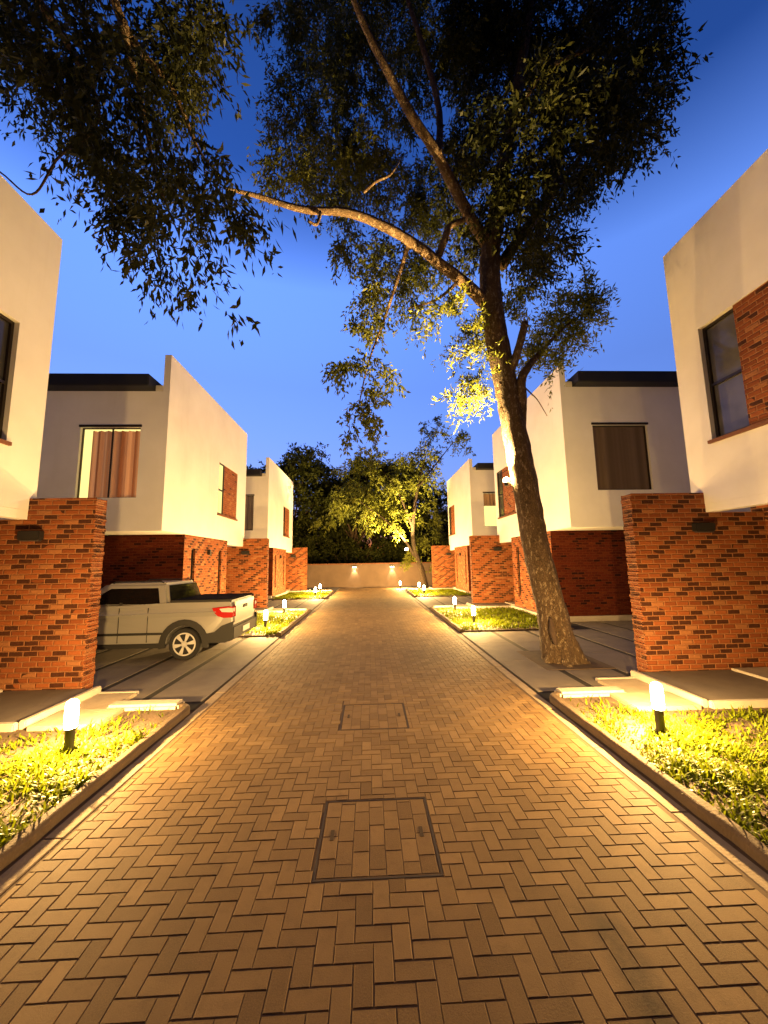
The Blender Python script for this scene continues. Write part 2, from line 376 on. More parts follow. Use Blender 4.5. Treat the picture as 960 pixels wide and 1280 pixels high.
def house(s, i, label, win, glass_at, side_win, slits, roof_extra=False):
    S = SIDE[s]; F = S['F']; oy = PER * i; n, e, ps = S['n'] + oy, S['e'] + oy, S['ps'] + oy
    X = lambda f: s * (F + f); D = 5.6
    rz0, rz1 = S['roof']
    h = thing('house', (X(2.5), (n + e) / 2, 0), label, 'house', 'two-storey houses along the paved lane')
    rv = .11 if i == 0 else .05
    fac = lambda u, v, d: (X(d), u, v)
    near = lambda u, v, d: (s * u, n + d, v)
    y0, y1, z0, z1 = win[0] + oy, win[1] + oy, win[2], win[3]
    sx0, sx1, sz0, sz1 = side_win[:4]
    # white upper storey
    mb = MB()
    panel(mb, fac, n, e, ZB, ZT, [(y0, y1, z0, z1)], .13)
    panel(mb, near, F, F + .17, ZB, ZT)
    panel(mb, near, F + .17, F + D, ZB, rz0, [(sx0, sx1, sz0, sz1)], .13)
    farp = lambda u, v, d: (s * u, e, v)
    panel(mb, farp, F, F + .17, ZB, ZT); panel(mb, farp, F + .17, F + D, ZB, rz0)
    mb.quad((X(.17), n, rz0), (X(.17), e, rz0), (X(.17), e, ZT), (X(.17), n, ZT))
    mb.quad((X(0), n, ZT), (X(.17), n, ZT), (X(.17), e, ZT), (X(0), e, ZT))
    mb.quad((X(D), n, ZB), (X(D), e, ZB), (X(D), e, rz0), (X(D), n, rz0))
    mb.quad((X(0), n, ZB), (X(D), n, ZB), (X(D), e, ZB), (X(0), e, ZB))
    mb.quad((X(.17), n, rz0), (X(D), n, rz0), (X(D), e, rz0), (X(.17), e, rz0))
    mb.box(X(.003), X(.16), ps + .01, e - .002, 2.58, ZB - .002)
    up_ = mb.build('upper_wall', M['plaster'], h)
    # roof slab with eave, gutter outlet
    r = MB().box(X(.36), X(D + .3), n - .35, e + .2, rz0 + .004, rz1).build('roof', M['roof'], h, .02)
    MB().box(X(.172), X(.358), n - .02, n + .16, rz0 + .006, rz0 + .16).build('gutter_outlet', M['gutter'], h, .01)
    if roof_extra:
        c = at(122, 466, n + .6)
        MB().lathe([(.05, 0), (.05, .12), (.13, .14), (.12, .2), (.03, .26)], (c.x, c.y, rz1), 12).build('roof_vent', M['roof'], r)
    # street window: glass beside a brick panel
    ga, gb = glass_at[0] + oy, glass_at[1] + oy
    w = window_frame(fac, ga, gb, z0, z1, h, rv, .045, (z0 + z1) / 2 - .05); w.name = 'window'
    pane(fac, ga + .03, gb - .03, z0 + .03, z1 - .03, w, rv + .002, M[glass_at[2]])
    ba, bb = (gb, y1) if gb < y1 - .1 else (y0, ga)
    bmx = MB(); P = [fac(u, v, q) for q in (.022, .12) for u, v in ((ba, z0), (bb, z0), (bb, z1), (ba, z1))]
    bmx.add(P, [(0, 1, 2, 3), (7, 6, 5, 4), (0, 4, 5, 1), (1, 5, 6, 2), (2, 6, 7, 3), (3, 7, 4, 0)])
    bmx.build('brick_panel', M['brick_panel'], h)
    MB().box(X(-.045), X(.12), y0 - .04, y1 + .04, z0 - .055, z0 - .003).build('sill', M['sill'], w)
    # window over the carport
    kind = side_win[4]
    mid = (sx0 + sx1) / 2
    w2 = window_frame(near, sx0, sx1, sz0, sz1, h, .11, .02, None, None if kind == 'brown' else mid); w2.name = 'window'
    MB().box(s * (sx0 - .03), s * (sx1 + .03), n - .03, n + .12, sz1 + .002, sz1 + .06).build('lintel', M['frame'], w2)
    def cloth(ua, ub, va, vb, mat, name='curtain', dep=.16):
        c = MB(); K = max(8, int((ub - ua) * 60)); pts = []
        for k in range(K + 1):
            u = ua + (ub - ua) * k / K; q = dep + .028 * math.sin(u * 34) + .016 * math.sin(u * 71 + 1)
            pts += [near(u, va, q), near(u, vb, q)]
        c.add(pts, [(2 * k, 2 * k + 2, 2 * k + 3, 2 * k + 1) for k in range(K)])
        return c.build(name, M[mat], w2, smooth=True)
    if kind == 'lit':
        g = .02 if s > 0 else .02
        cloth(sx0 + .06, sx1 - .21, sz0 + .03, sz1 - .05, 'curtain_lit')
        MB().quad(near(sx0 - .3, sz0 - .2, .3), near(sx1 + .5, sz0 - .2, .3), near(sx1 + .5, sz1 + .2, .3), near(sx0 - .3, sz1 + .2, .3)).build('lit_room', M['lit_glass'], w2)
    elif kind == 'brown': pane(near, sx0 + .02, sx1 - .02, sz0 + .02, sz1 - .02, w2, .125, M['curtain_brown'], 'blind')
    elif kind == 'half':
        MB().quad(near(sx0 - .3, sz0 - .2, .3), near(sx1 + .5, sz0 - .2, .3), near(sx1 + .5, sz1 + .2, .3), near(sx0 - .3, sz1 + .2, .3)).build('lit_room', M['lit_glass'], w2)
        cloth(sx0 + .02, sx1 - .02, sz0 + (sz1 - sz0) * .62, sz1 - .02, 'blind', 'blind')
    else: cloth(sx0 + .02, sx1 - .02, sz0 + .02, sz1 - .02, 'curtain_grey')
    # brick ground storey
    yb = n + 1.24; zc = ZB - .003
    mb = MB(); md = MB()
    holes = [(a + oy, b + oy, .55, 2.33) for a, b in slits]
    panel(mb, lambda u, v, d: (X(.004 + d), u, v), yb, ps, 0, zc, holes, .1)
    mb.quad((X(.004), ps, 0), (X(1.0), ps, 0), (X(1.0), ps, zc), (X(.004), ps, zc))
    dy0, dy1 = ps + .25, e - .36
    panel(mb, lambda u, v, d: (X(1.0 + d), u, v), ps, e - .02, 0, zc, [(dy0, dy1, .13, 2.45)], .12)
    mb.build('brick_wall', M['brick'], h)
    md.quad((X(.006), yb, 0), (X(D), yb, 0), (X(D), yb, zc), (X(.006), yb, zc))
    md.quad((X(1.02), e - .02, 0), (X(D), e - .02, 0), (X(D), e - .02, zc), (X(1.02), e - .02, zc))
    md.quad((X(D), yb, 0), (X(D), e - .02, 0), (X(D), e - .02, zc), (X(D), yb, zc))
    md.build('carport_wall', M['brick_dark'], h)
    for a, b, c, d in holes:
        w3 = window_frame(lambda u, v, q: (X(.004 + q), u, v), a, b, c, d, h, .09, .03); w3.name = 'slit_window'
        pane(lambda u, v, q: (X(.004 + q), u, v), a + .02, b - .02, c + .02, d - .02, w3, .095, M['glass'])
    dr = MB().box(X(1.09), X(1.13), dy0, dy1, .13, 2.45).build('door', M['door'], h)
    MB().tube([(X(1.05), dy0 + .12, 1.0), (X(1.05), dy0 + .12, 1.35)], .015, 8).build('handle', M['alloy'], dr)
    # plinths and doorstep
    MB().box(X(-.17), X(.0), yb + .05, ps - .05, .0, .14).build('plinth', M['concrete'], h, .012)
    MB().box(X(.02), X(D), yb - .1, yb - .003, .0, .16).build('plinth', M['concrete'], h, .012)
    MB().box(X(.06), X(.97), ps + .06, S['w0'] + oy - .03, .0, .13).build('doorstep', M['concrete'], h, .012)
    # wall lamp by the entrance
    ly = (slits[0][1] + slits[-1][0]) / 2 + oy if len(slits) > 1 else slits[0][1] + .9 + oy
    lm = MB().box(X(-.09), X(.003), ly - .06, ly + .06, 2.18, 2.34).build('wall_lamp', M['lamp_body'], h, .01)
    MB().box(X(-.075), X(-.015), ly - .045, ly + .045, 2.160, 2.178).build('lens', M['dead_lens'], lm)
    return h

SL_L = [(1.43, 1.69), (3.50, 3.76)]; SL_R = [(1.85, 2.1), (4.06, 4.31)]
house(-1, 0, 'white house cut off by the left edge, its dark street window in view', (3.6, 5.58, 3.66, 5.50), (4.98, 5.58, 'glass'), (5.88, 7.39, 3.57, 5.42, 'grey'), SL_L)
house(-1, 1, 'white and brick house behind the silver pickup, with a lit striped curtain', (3.24, 5.14, 3.6, 5.42), (3.24, 3.76, 'lit_glass'), (5.88, 7.39, 3.57, 5.42, 'lit'), SL_L, True)
house(-1, 2, 'farthest white house on the left, in front of the dark trees', (3.3, 5.1, 3.55, 5.35), (3.3, 3.8, 'glass'), (5.95, 7.4, 3.57, 5.38, 'grey'), SL_L)
house(1, 0, 'white house cut off by the right edge, tan wall with a tall grey window', (3.7, 5.82, 3.72, 5.64), (5.22, 5.82, 'glass_grey'), (6.4, 8.0, 3.75, 5.64, 'brown'), SL_R)
house(1, 1, 'white and brick house behind the big leaning tree, with a brown curtained window', (4.1, 6.02, 3.64, 5.6), (5.40, 6.02, 'glass'), (6.4, 8.0, 3.75, 5.64, 'brown'), SL_R)
house(1, 2, 'farthest white house on the right, with a half lit yellow window', (4.3, 6.05, 3.6, 5.5), (5.45, 6.05, 'glass'), (6.25, 7.7, 3.67, 5.5, 'half'), SL_R)

# ------------------------------------------------------------------ brick wing walls beside the entrances
WL = {(-1, 0): 'tall orange brick wall at left, nearest the camera, in front of the pickup',
      (-1, 1): 'orange brick wall standing right behind the tail of the silver pickup',
      (-1, 2): 'farthest orange brick wall on the left, beside the end of the lane',
      (1, 0): 'large brick wall at right with rows of burnt dark bricks, nearest the camera',
      (1, 1): 'orange brick wall just left of the leaning tree trunk',
      (1, 2): 'farthest orange brick wall on the right, beside the lit far tree'}
for (s, i), lab in WL.items():
    S = SIDE[s]; F = S['F']; oy = PER * i; y0, y1 = S['w0'] + oy, S['w1'] + oy; wx = S['wx']
    w = thing('brick_wall', (s * (wx + .6), y0, 0), lab, 'wall', 'brick wing walls beside the entrances')
    mb = MB().prism([(s * wx, 0), (s * wx, 2.9), (s * (F - .004), 2.9), (s * (F - .004), 2.575), (s * (F + .99), 2.575), (s * (F + .99), 0)], y0, y1, 'y')
    mb.build('wall', M['brick'], w, .006, seg=1)
    if i == 0:      # toothed brick ends
        rr = random.Random(5 + s)
        t = MB()
        for k in range(38):
            z = k * .0745 + .012
            pr = rr.uniform(.004, .03)
            t.box(s * (wx + .01), s * (wx - pr), y0 - rr.uniform(.0, .012) - .002, y1 - .004, z, z + .058)
        t.build('brick_end', M['brick'], w, .006, seg=1)
    lx = F - .12
    lm = MB().box(s * lx - .16, s * lx + .16, y0 - .11, y0 - .002, 2.26, 2.40).build('wall_lamp', M['lamp_body'], w, .012)
    MB().box(s * lx - .13, s * lx + .13, y0 - .09, y0 - .02, 2.243, 2.258).build('lens', M['dead_lens'], lm)

# ------------------------------------------------------------------ ground, road, kerbs
struct(MB().quad((-300, -300, -.06), (300, -300, -.06), (300, 300, -.06), (-300, 300, -.06)).build('ground', M['ground']))
EL, ER = -2.105, 2.165
COV = [(-.356, .421, 2.535, 3.305), (-.353, .428, 4.595, 5.37)]
def sub_rect(r, c):
    x0, x1, y0, y1 = r; a, b, d, e = c
    if x1 <= a or x0 >= b or y1 <= d or y0 >= e: return [r]
    out = []
    if x0 < a: out.append((x0, a, y0, y1))
    if x1 > b: out.append((b, x1, y0, y1))
    xa, xb = max(x0, a), min(x1, b)
    if y0 < d: out.append((xa, xb, y0, d))
    if y1 > e: out.append((xa, xb, e, y1))
    return out
def pavers(rects, name, gap=.0016, ch=.0034, thick=.03, zt=0., tilt=.0006):
    vs, fs, tint = [], [], []
    for x0, x1, y0, y1 in rects:
        if x1 - x0 < .02 or y1 - y0 < .02: continue
        t = min(1, max(0, random.gauss(.5, .24))); zz = zt + random.uniform(-.0008, .0008)
        g = gap * random.uniform(.5, 1.9)
        tx, ty = random.uniform(-tilt, tilt), random.uniform(-tilt, tilt)
        o = len(vs); a, b, c, d = x0 + g, x1 - g, y0 + g, y1 - g
        for q, z in ((0, zz - thick), (0, zz - ch), (ch, zz)):
            for j, (x, y) in enumerate(((a + q, c + q), (b - q, c + q), (b - q, d - q), (a + q, d - q))):
                vs.append((x, y, z + (tx if j in (1, 2) else -tx) + (ty if j > 1 else -ty)))
        for L in (0, 4):
            for k in range(4): fs.append((o + L + k, o + L + (k + 1) % 4, o + L + 4 + (k + 1) % 4, o + L + 4 + k)); tint.append(t)
        fs.append((o + 8, o + 9, o + 10, o + 11)); tint.append(t)
    mb = MB(); mb.v = vs; mb.f = fs
    return mb, tint
Wp = .0935; rects = []
YR0, YR1 = -5., 29.0
for i in range(int(-3 / Wp), int(3 / Wp) + 1):
    for j in range(int(YR0 / Wp), int(YR1 / Wp) + 1):
        m = (i - j) % 4
        if m == 0: r = (i * Wp, (i + 2) * Wp, j * Wp, (j + 1) * Wp)
        elif m == 3: r = (i * Wp, (i + 1) * Wp, j * Wp, (j + 2) * Wp)
        else: continue
        xl, xr = EL, ER
        if r[2] > 22.6: xl = EL - 1.6
        r = (max(r[0], xl), min(r[1], xr), r[2], r[3])
        if r[1] - r[0] < .03: continue
        L = [r]
        for c in COV: L = [q for p in L for q in sub_rect(p, (c[0] - .004, c[1] + .004, c[2] - .004, c[3] + .004))]
        rects += L
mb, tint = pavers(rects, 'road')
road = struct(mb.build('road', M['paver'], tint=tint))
struct(MB().quad((-9, YR0, -.0030), (9, YR0, -.0030), (9, 30, -.0030), (-9, 30, -.0030)).build('road_bed', M['paver_joint']))

for k, c in enumerate(COV):
    cv = thing('manhole_cover', ((c[0] + c[1]) / 2, (c[2] + c[3]) / 2, 0), ('larger looking square paver-filled manhole cover nearest the camera', 'smaller looking square paver-filled manhole cover farther up the lane')[k], 'manhole cover', 'paver filled manhole covers in the lane')
    w = .012; fr = MB()
    fr.box(c[0], c[0] + w, c[2], c[3], -.03, -.0012); fr.box(c[1] - w, c[1], c[2], c[3], -.03, -.0012)
    fr.box(c[0] + w, c[1] - w, c[2], c[2] + w, -.03, -.0012); fr.box(c[0] + w, c[1] - w, c[3] - w, c[3], -.03, -.0012)
    fr.build('frame', M['iron'], cv)
    rs = []; x0, x1, y0, y1 = c[0] + .02, c[1] - .02, c[2] + .02, c[3] - .02
    nx = 7; dx = (x1 - x0) / nx
    for a in range(nx):
        yy = y0 - (.1 if a % 2 else 0) - (.05 if a % 3 == 0 else 0)
        while yy < y1:
            r = (x0 + a * dx, x0 + (a + 1) * dx, max(yy, y0), min(yy + .2, y1)); yy += .2
            L = [r]
            rs += L
    mb, tint = pavers(rs, 'lid', .0016, .003, .02, -.001, .0004)
    lid = mb.build('lid', M['paver'], cv, tint=tint)
    ym = (y0 + y1) / 2
    for q in ((x0 + .05, x0 + .075, ym - .05, ym + .05), (x1 - .075, x1 - .05, ym - .05, ym + .05)): MB().box(q[0], q[1], q[2], q[3], -.026, .0012).build('lift_slot', M['dirt'], lid)

def kerb_line(pts, w=.11, h=.15, seed=0):
    """cast kerb following a plan path, slightly uneven"""
    rr = random.Random(seed); mb = MB(); P = [Vector((x, y, 0)) for x, y in pts]
    Q = []
    for a, b in zip(P, P[1:]):
        k = max(1, int((b - a).length / .25))
        Q += [a + (b - a) * t / k for t in range(k)]
    Q.append(P[-1]); rings = []
    for i, p in enumerate(Q):
        t = (Q[min(i + 1, len(Q) - 1)] - Q[max(0, i - 1)]).normalized(); nrm = Vector((-t.y, t.x, 0))
        ww = w / 2 + rr.uniform(-.008, .008); hh = h + rr.uniform(-.012, .012)
        rings.append([p - nrm * ww + Vector((0, 0, -.05)), p - nrm * ww + Vector((0, 0, hh - .025)), p - nrm * (ww - .022) + Vector((0, 0, hh)),
                      p + nrm * (ww - .022) + Vector((0, 0, hh)), p + nrm * ww + Vector((0, 0, hh - .025)), p + nrm * ww + Vector((0, 0, -.05))])
    n = 6; fs = []
    for i in range(len(Q) - 1):
        for k in range(n): fs.append((i * n + k, i * n + (k + 1) % n, (i + 1) * n + (k + 1) % n, (i + 1) * n + k))
    fs += [tuple(range(n)), tuple((len(Q) - 1) * n + k for k in range(n))]
    return mb.add([q for r in rings for q in r], fs)

gl_v, gl_f, gl_t = [], [], []
def grass_patch(name, x0, x1, y0, y1, dens, zb, avoid=(), lo=.10, hi=.26, w=.014, thin_end=None):
    N = int((x1 - x0) * (y1 - y0) * dens)
    P = np.stack([rng.uniform(x0, x1, N), rng.uniform(y0, y1, N)], 1)
    keep = np.ones(N, bool)
    # tufts: clumps and bare spots
    cl = np.sin(P[:, 0] * 5.1 + 1.3 * np.sin(P[:, 1] * 3.7)) * np.sin(P[:, 1] * 4.3 + np.sin(P[:, 0] * 6.1))
    keep &= rng.random(N) < np.clip(.62 + .45 * cl, .12, 1)
    if thin_end is not None: keep &= rng.random(N) < np.clip((thin_end - P[:, 1]) / .9, .03, 1)
    for a in avoid: keep &= ~((P[:, 0] > a[0]) & (P[:, 0] < a[1]) & (P[:, 1] > a[2]) & (P[:, 1] < a[3]))
    P = P[keep]; cl = cl[keep]; N = len(P)
    L = rng.uniform(lo, hi, N) * (.8 + .25 * cl); az = rng.uniform(0, 2 * np.pi, N); lean = rng.uniform(.35, 1.35, N)
    d = np.stack([np.cos(az), np.sin(az)], 1); sd = np.stack([-np.sin(az), np.cos(az)], 1)
    rows = []
    for t, wf in ((0, .7), (.35, 1.), (.7, .75), (1., .08)):
        out = L * lean * (t ** 1.6) * .75; hz = L * (t - .42 * lean * t * t)
        c = np.concatenate([P + d * out[:, None], (zb + hz)[:, None]], 1)
        s3 = np.concatenate([sd, np.zeros((N, 1))], 1) * (w * wf * rng.uniform(.7, 1.3, N))[:, None]
        rows += [c - s3 / 2, c + s3 / 2]
    V = np.stack(rows, 1).reshape(-1, 3)
    base = (np.arange(N) * 8)[:, None, None]
    Fq = np.array([[0, 1, 3, 2], [2, 3, 5, 4], [4, 5, 7, 6]])[None] + base
    t = np.repeat(np.clip(rng.normal(.5, .36, N), 0, 1), 3)
    o = np_mesh(name, V, Fq.reshape(-1, 4), t, M['grass'])
    return tag(o, kind='stuff')
def np_mesh(name, V, Fq, tint, mat, parent=None):
    me = bpy.data.meshes.new(name); off = Vector((0, 0, 0)); r = parent
    while r is not None: off += r.location; r = r.parent
    V = np.asarray(V, np.float32) - np.array(off, np.float32); nf = len(Fq)
    me.vertices.add(len(V)); me.vertices.foreach_set('co', V.ravel())
    me.loops.add(nf * 4); me.loops.foreach_set('vertex_index', np.asarray(Fq, np.int32).ravel())
    me.polygons.add(nf); me.polygons.foreach_set('loop_start', np.arange(nf, dtype=np.int32) * 4)
    at_ = me.attributes.new('tint', 'FLOAT', 'FACE'); at_.data.foreach_set('value', np.asarray(tint, np.float32))
    me.update(calc_edges=True); me.materials.append(mat)
    o = bpy.data.objects.new(name, me); COL.objects.link(o)
    if parent is not None: o.parent = parent
    return o

BOLL = []
for s in (-1, 1):
    S = SIDE[s]; F = S['F']; E = abs(EL) if s < 0 else ER
    # flush concrete edge strip along the pavers
    st = MB(); y = -6.
    while y < 28.5:
        L = 1.0
        st.box(s * (E + .022), s * (E + .15), y + .004, y + L - .004, -.05, .003 + random.uniform(-.002, .002)); y += L
    if s > 0 or True: struct(st.build('road_edge', M['edge'], bevel=.005, seg=1))
    k0 = E + .235
    for i in range(-1, 3):
        oy = PER * i; by0, by1 = .15 + oy, 5.35 + oy
        kb = kerb_line([(s * k0, by0 if i >= 0 else -6), (s * k0, by1 - .12), (s * (k0 + .035), by1 - .03), (s * (k0 + .12), by1)], .11, .085, 3 * i + s)
        struct(kb.build('kerb', M['kerb'], bevel=.006, seg=1))
        # return of the kerb at the end of the bed: a cast white-grey block
        struct(MB().box(s * (k0 + .10), s * (k0 + 1.0), by1 - .10, by1 + .12, -.05, .11).build('kerb_return', M['concrete'], bevel=.03, seg=2))
        struct(MB().box(s * (k0 + 1.02), s * (S['wx'] + .3), by1 + .62, by1 + .69, -.05, .055).build('kerb_return', M['concrete'], bevel=.01))
        # bed
        struct(MB().box(s * (k0 + .05), s * (F - .18), by0 if i >= 0 else -6, by1 + .0, -.055, .045).build('garden_bed', M['soil']))
        # pale path slab and grey entrance slab with its light edge
        struct(MB().box(s * (k0 + .75), s * (S['wx'] - .36), oy + 4.72, oy + 5.24, -.05, .092).build('path', M['sand'], bevel=.01))
        struct(MB().box(s * (k0 + 1.0), s * (S['wx'] - .30), oy + 5.24, oy + 5.95, -.05, .05).build('path', M['sand'], bevel=.01))
        struct(MB().box(s * (S['wx'] - .22), s * (F + .05), oy + 4.80, S['w0'] + oy - .012, -.05, .100).build('entrance_slab', M['slab'], bevel=.008))
        struct(MB().box(s * (S['wx'] - .30), s * (S['wx'] - .222), oy + 4.78, S['w0'] + oy - .012, -.05, .135).build('slab_edge', M['concrete'], bevel=.012))
        struct(MB().box(s * (S['wx'] - .22), s * (F - .02), oy + 4.72, oy + 4.797, -.05, .125).build('slab_edge', M['concrete'], bevel=.012))
        # driveway of long slabs with planted joints
        dr = MB(); x = E + .19; d0, d1 = oy + 5.62, oy + PER + .12
        while x < F + 4.6:
            xb = x + .78
            yy0 = d0 if x < S['wx'] - .4 else S['w1'] + oy + .02
            if x < k0 + 1.05: yy0 = max(yy0, by1 + .16)
            yy1 = d1 if x < F - .4 else S['n'] + oy + PER + 1.12
            cuts = [yy0, yy0 + (yy1 - yy0) * .36, yy0 + (yy1 - yy0) * .7, yy1]
            for a, b in zip(cuts, cuts[1:]):
                pit = s > 0 and i == 0 and x > 2.9 and x < 4.1
                if pit:
                    for r in sub_rect((x, xb, a, b), (2.95, 4.15, 6.62, 8.05)):
                        if r[1] - r[0] > .05 and r[3] - r[2] > .05: dr.box(s * r[0], s * r[1], r[2] + .006, r[3] - .006, -.05, .012)
                else: dr.box(s * x, s * xb, a + .004, b - .004, -.05, .012 + random.uniform(-.001, .001))
            x = xb + .11
        struct(dr.build('driveway', M['slab'], bevel=.003, seg=1))
        struct(MB().quad((s * (E + .17), d0 - .3, .0075), (s * (F + 5), d0 - .3, .0075), (s * (F + 5), d1 + 1, .0075), (s * (E + .17), d1 + 1, .0075)).build('soil', M['joint_soil']))
        # grass
        av = [(min(s * (S['wx'] - .4), s * 9), max(s * (S['wx'] - .4), s * 9), oy + 4.6, oy + 6), (min(s * (k0 + .7), s * (S['wx'] - .2)), max(s * (k0 + .7), s * (S['wx'] - .2)), oy + 4.68, oy + 6)]
        xa, xb = sorted((s * (k0 + .03), s * (F - .22)))
        near_ = i == 0
        if i >= 0:
            grass_patch('grass', xa, xb, by0 + .05 + (.75 if near_ else 0), by1 - .12, 2500 if near_ else 800, .035, av, .06, .165 if near_ else .18, .016 if near_ else .024, by1 - .38)
        for yb in (1.12, 4.12):
            if i > 0 or (i == 0 and yb > 2): BOLL.append((s, oy + yb, i))

# soil of the tree pit
struct(MB().box(2.96, 4.14, 6.64, 8.03, -.05, .016).build('soil', M['soil']))

# ------------------------------------------------------------------ lamps
def point(name, loc, power, color, rad=.05, parent=None, spot=None, direction=None):
    ld = bpy.data.lights.new(name, 'SPOT' if spot else 'POINT'); ld.energy = power; ld.color = color; ld.shadow_soft_size = rad
    if spot: ld.spot_size = spot; ld.spot_blend = .6
    o = bpy.data.objects.new(name, ld); COL.objects.link(o)
    o.location = Vector(loc) - (parent.location if parent else Vector((0, 0, 0)))
    if parent: o.parent = parent
    if direction is not None: o.rotation_euler = Vector(direction).to_track_quat('-Z', 'Y').to_euler()
    return o
WARM = (1., .59, .19)
P_BOLL = 330.
NAMES_B = {(-1, 0, 1): 'lit bollard lamp in the grass at lower left, nearest the left brick wall', (1, 0, 1): 'lit bollard lamp in the grass at lower right, in front of the right brick wall',
           (-1, 1, 0): 'lit bollard lamp just right of the pickup tail', (-1, 1, 1): 'lit bollard lamp second beyond the pickup tail, by the sandy path',
           (1, 1, 0): 'lit bollard lamp just left of the leaning tree, nearer of the two', (1, 1, 1): 'lit bollard lamp left of the leaning tree, farther of the two',
           (-1, 2, 0): 'far left bollard lamp, nearer of the pair by the last left brick wall', (-1, 2, 1): 'far left bollard lamp, farther of the pair by the last left brick wall',
           (1, 2, 0): 'far right bollard lamp, rightmost of the row of three at the lane end', (1, 2, 1): 'far right bollard lamp, middle of the row of three at the lane end'}
def bollard(x, y, zb, lab, power=P_BOLL, bulb=.38, rad=.04):
    b = thing('bollard_lamp', (x, y, zb), lab, 'garden lamp', 'bollard lamps in the garden beds')
    MB().lathe([(.075, -.02), (.075, .012), (.045, .018), (.042, .235), (.05, .24), (.05, .25)], (x, y, zb), 16).build('post', M['lamp_body'], b, smooth=False)
    MB().lathe([(.050, .251), (.056, .29), (.057, .40), (.055, .47), (.046, .495), (.025, .512)], (x, y, zb), 16).build('lens', M['lens'], b, smooth=True)
    MB().lathe([(.050, .472), (.051, .478), (.045, .481)], (x, y, zb), 16).build('added_baffle', M['alloy'], b)  # added disc hidden inside the lens, blocks the upward light
    point('bulb', (x, y, zb + bulb), power, WARM, rad, b)
for s, y, i in BOLL:
    k = (s, i, 1 if (y - PER * i) > 2 else 0)
    lab = NAMES_B.get(k)
    x = s * (2.93 if s < 0 else 2.98) + (s * .12 if k[2] and i else 0)
    if lab is None:
        if i < -1 or (i == -1 and k[2] == 0): continue
        lab = ('left' if s < 0 else 'right') + ' garden bollard lamp out of view ' + ('beside the camera' if i == 0 else 'behind the camera')
    bollard(x, y, .045, lab, ((P_BOLL * 1.5 if i == 2 else P_BOLL) if i else 300.) if s < 0 or i else 360., .38 if s < 0 or i else .443, .04 if s < 0 or i else .026)
bollard(2.15, 27.3, .0, 'far right bollard lamp, leftmost of the row of three at the lane end')

# ------------------------------------------------------------------ boundary wall at the end of the lane
bw = thing('boundary_wall', (0, 30, 0), 'low rendered boundary wall across the end of the lane with two lit lamps', 'wall')
MB().box(-14, 14, 30, 30.22, 0, 1.72).build('wall', simple('red_render', (.125, .085, .06), .9, nscale=1.2, namt=.4, bump=.5, bscale=30), bw)
MB().box(-14, 14, 29.96, 30.26, 1.722, 1.79).build('coping', M['sill'], bw)
for px in (443, 490):
    c = at(px, 708, 30)
    lm = MB().box(c.x - .16, c.x + .16, 29.84, 29.995, 1.50, 1.60).build('wall_lamp', M['lamp_body'], bw, .01)
    MB().box(c.x - .14, c.x + .14, 29.86, 29.98, 1.483, 1.498).build('lens', M['lens'], lm)
    sp = point('bulb', (c.x, 29.86, 1.46), 60, (1., .66, .3), .03, bw, R_(70), (0, .12, -1))

# ------------------------------------------------------------------ pickup
TX = -2.75; YN, YF = 7.98, 9.60; YC = (YN + YF) / 2
def cx(u): return TX - u
car = thing('pickup_truck', (cx(2.2), YC, 0), 'silver double cab pickup with a black bed cover parked tail out on the left driveway', 'pickup truck')
UW, UF = .90, 3.55; RW = .31
def arch(uc, r, z0, a0, a1, n=10): return [(uc + r * math.cos(math.radians(a0 + (a1 - a0) * k / n)), z0 + r * math.sin(math.radians(a0 + (a1 - a0) * k / n))) for k in range(n + 1)]
prof = [(.0, .42), (.02, .98), (.06, 1.13)]
prof += [(1.26, 1.10), (2.2, 1.06), (3.05, 1.05), (3.3, 1.03), (4.05, .93), (4.32, .78), (4.38, .5), (4.3, .3)]
prof += [(UF + .37, .28)] + arch(UF, .36, .31, 0, 180) + [(UF - .37, .27)]
prof += [(UW + .40, .27)] + arch(UW, .365, .31, 0, 180) + [(UW - .38, .36)]
b = MB(); Pn = [(cx(u), z) for u, z in prof]
n = len(Pn)
def inset(z): return .035 * max(0, (z - .75) / .4) + .03 * max(0, (.45 - z) / .2)
vs = [(x, YN + inset(z), z) for x, z in Pn] + [(x, YF - inset(z), z) for x, z in Pn]
b.add(vs, [tuple(range(n)), tuple(range(2 * n - 1, n - 1, -1))] + [(i, (i + 1) % n, n + (i + 1) % n, n + i) for i in range(n)])
body = b.build('body', M['car_paint'], car, .04, seg=3)
# cab
def frustum(mb, bot, top, yb, yt, zb, zt):
    (u0, u1), (t0, t1) = bot, top
    A = [(cx(u0), YN + yb, zb), (cx(u1), YN + yb, zb), (cx(u1), YF - yb, zb), (cx(u0), YF - yb, zb)]
    B = [(cx(t0), YN + yt, zt), (cx(t1), YN + yt, zt), (cx(t1), YF - yt, zt), (cx(t0), YF - yt, zt)]
    return mb.add(A + B, [(0, 3, 2, 1), (4, 5, 6, 7), (0, 1, 5, 4), (1, 2, 6, 5), (2, 3, 7, 6), (3, 0, 4, 7)])
frustum(MB(), (1.24, 3.25), (1.36, 2.55), .04, .17, 1.04, 1.50).build('cab', M['car_paint'], car, .05, seg=4)
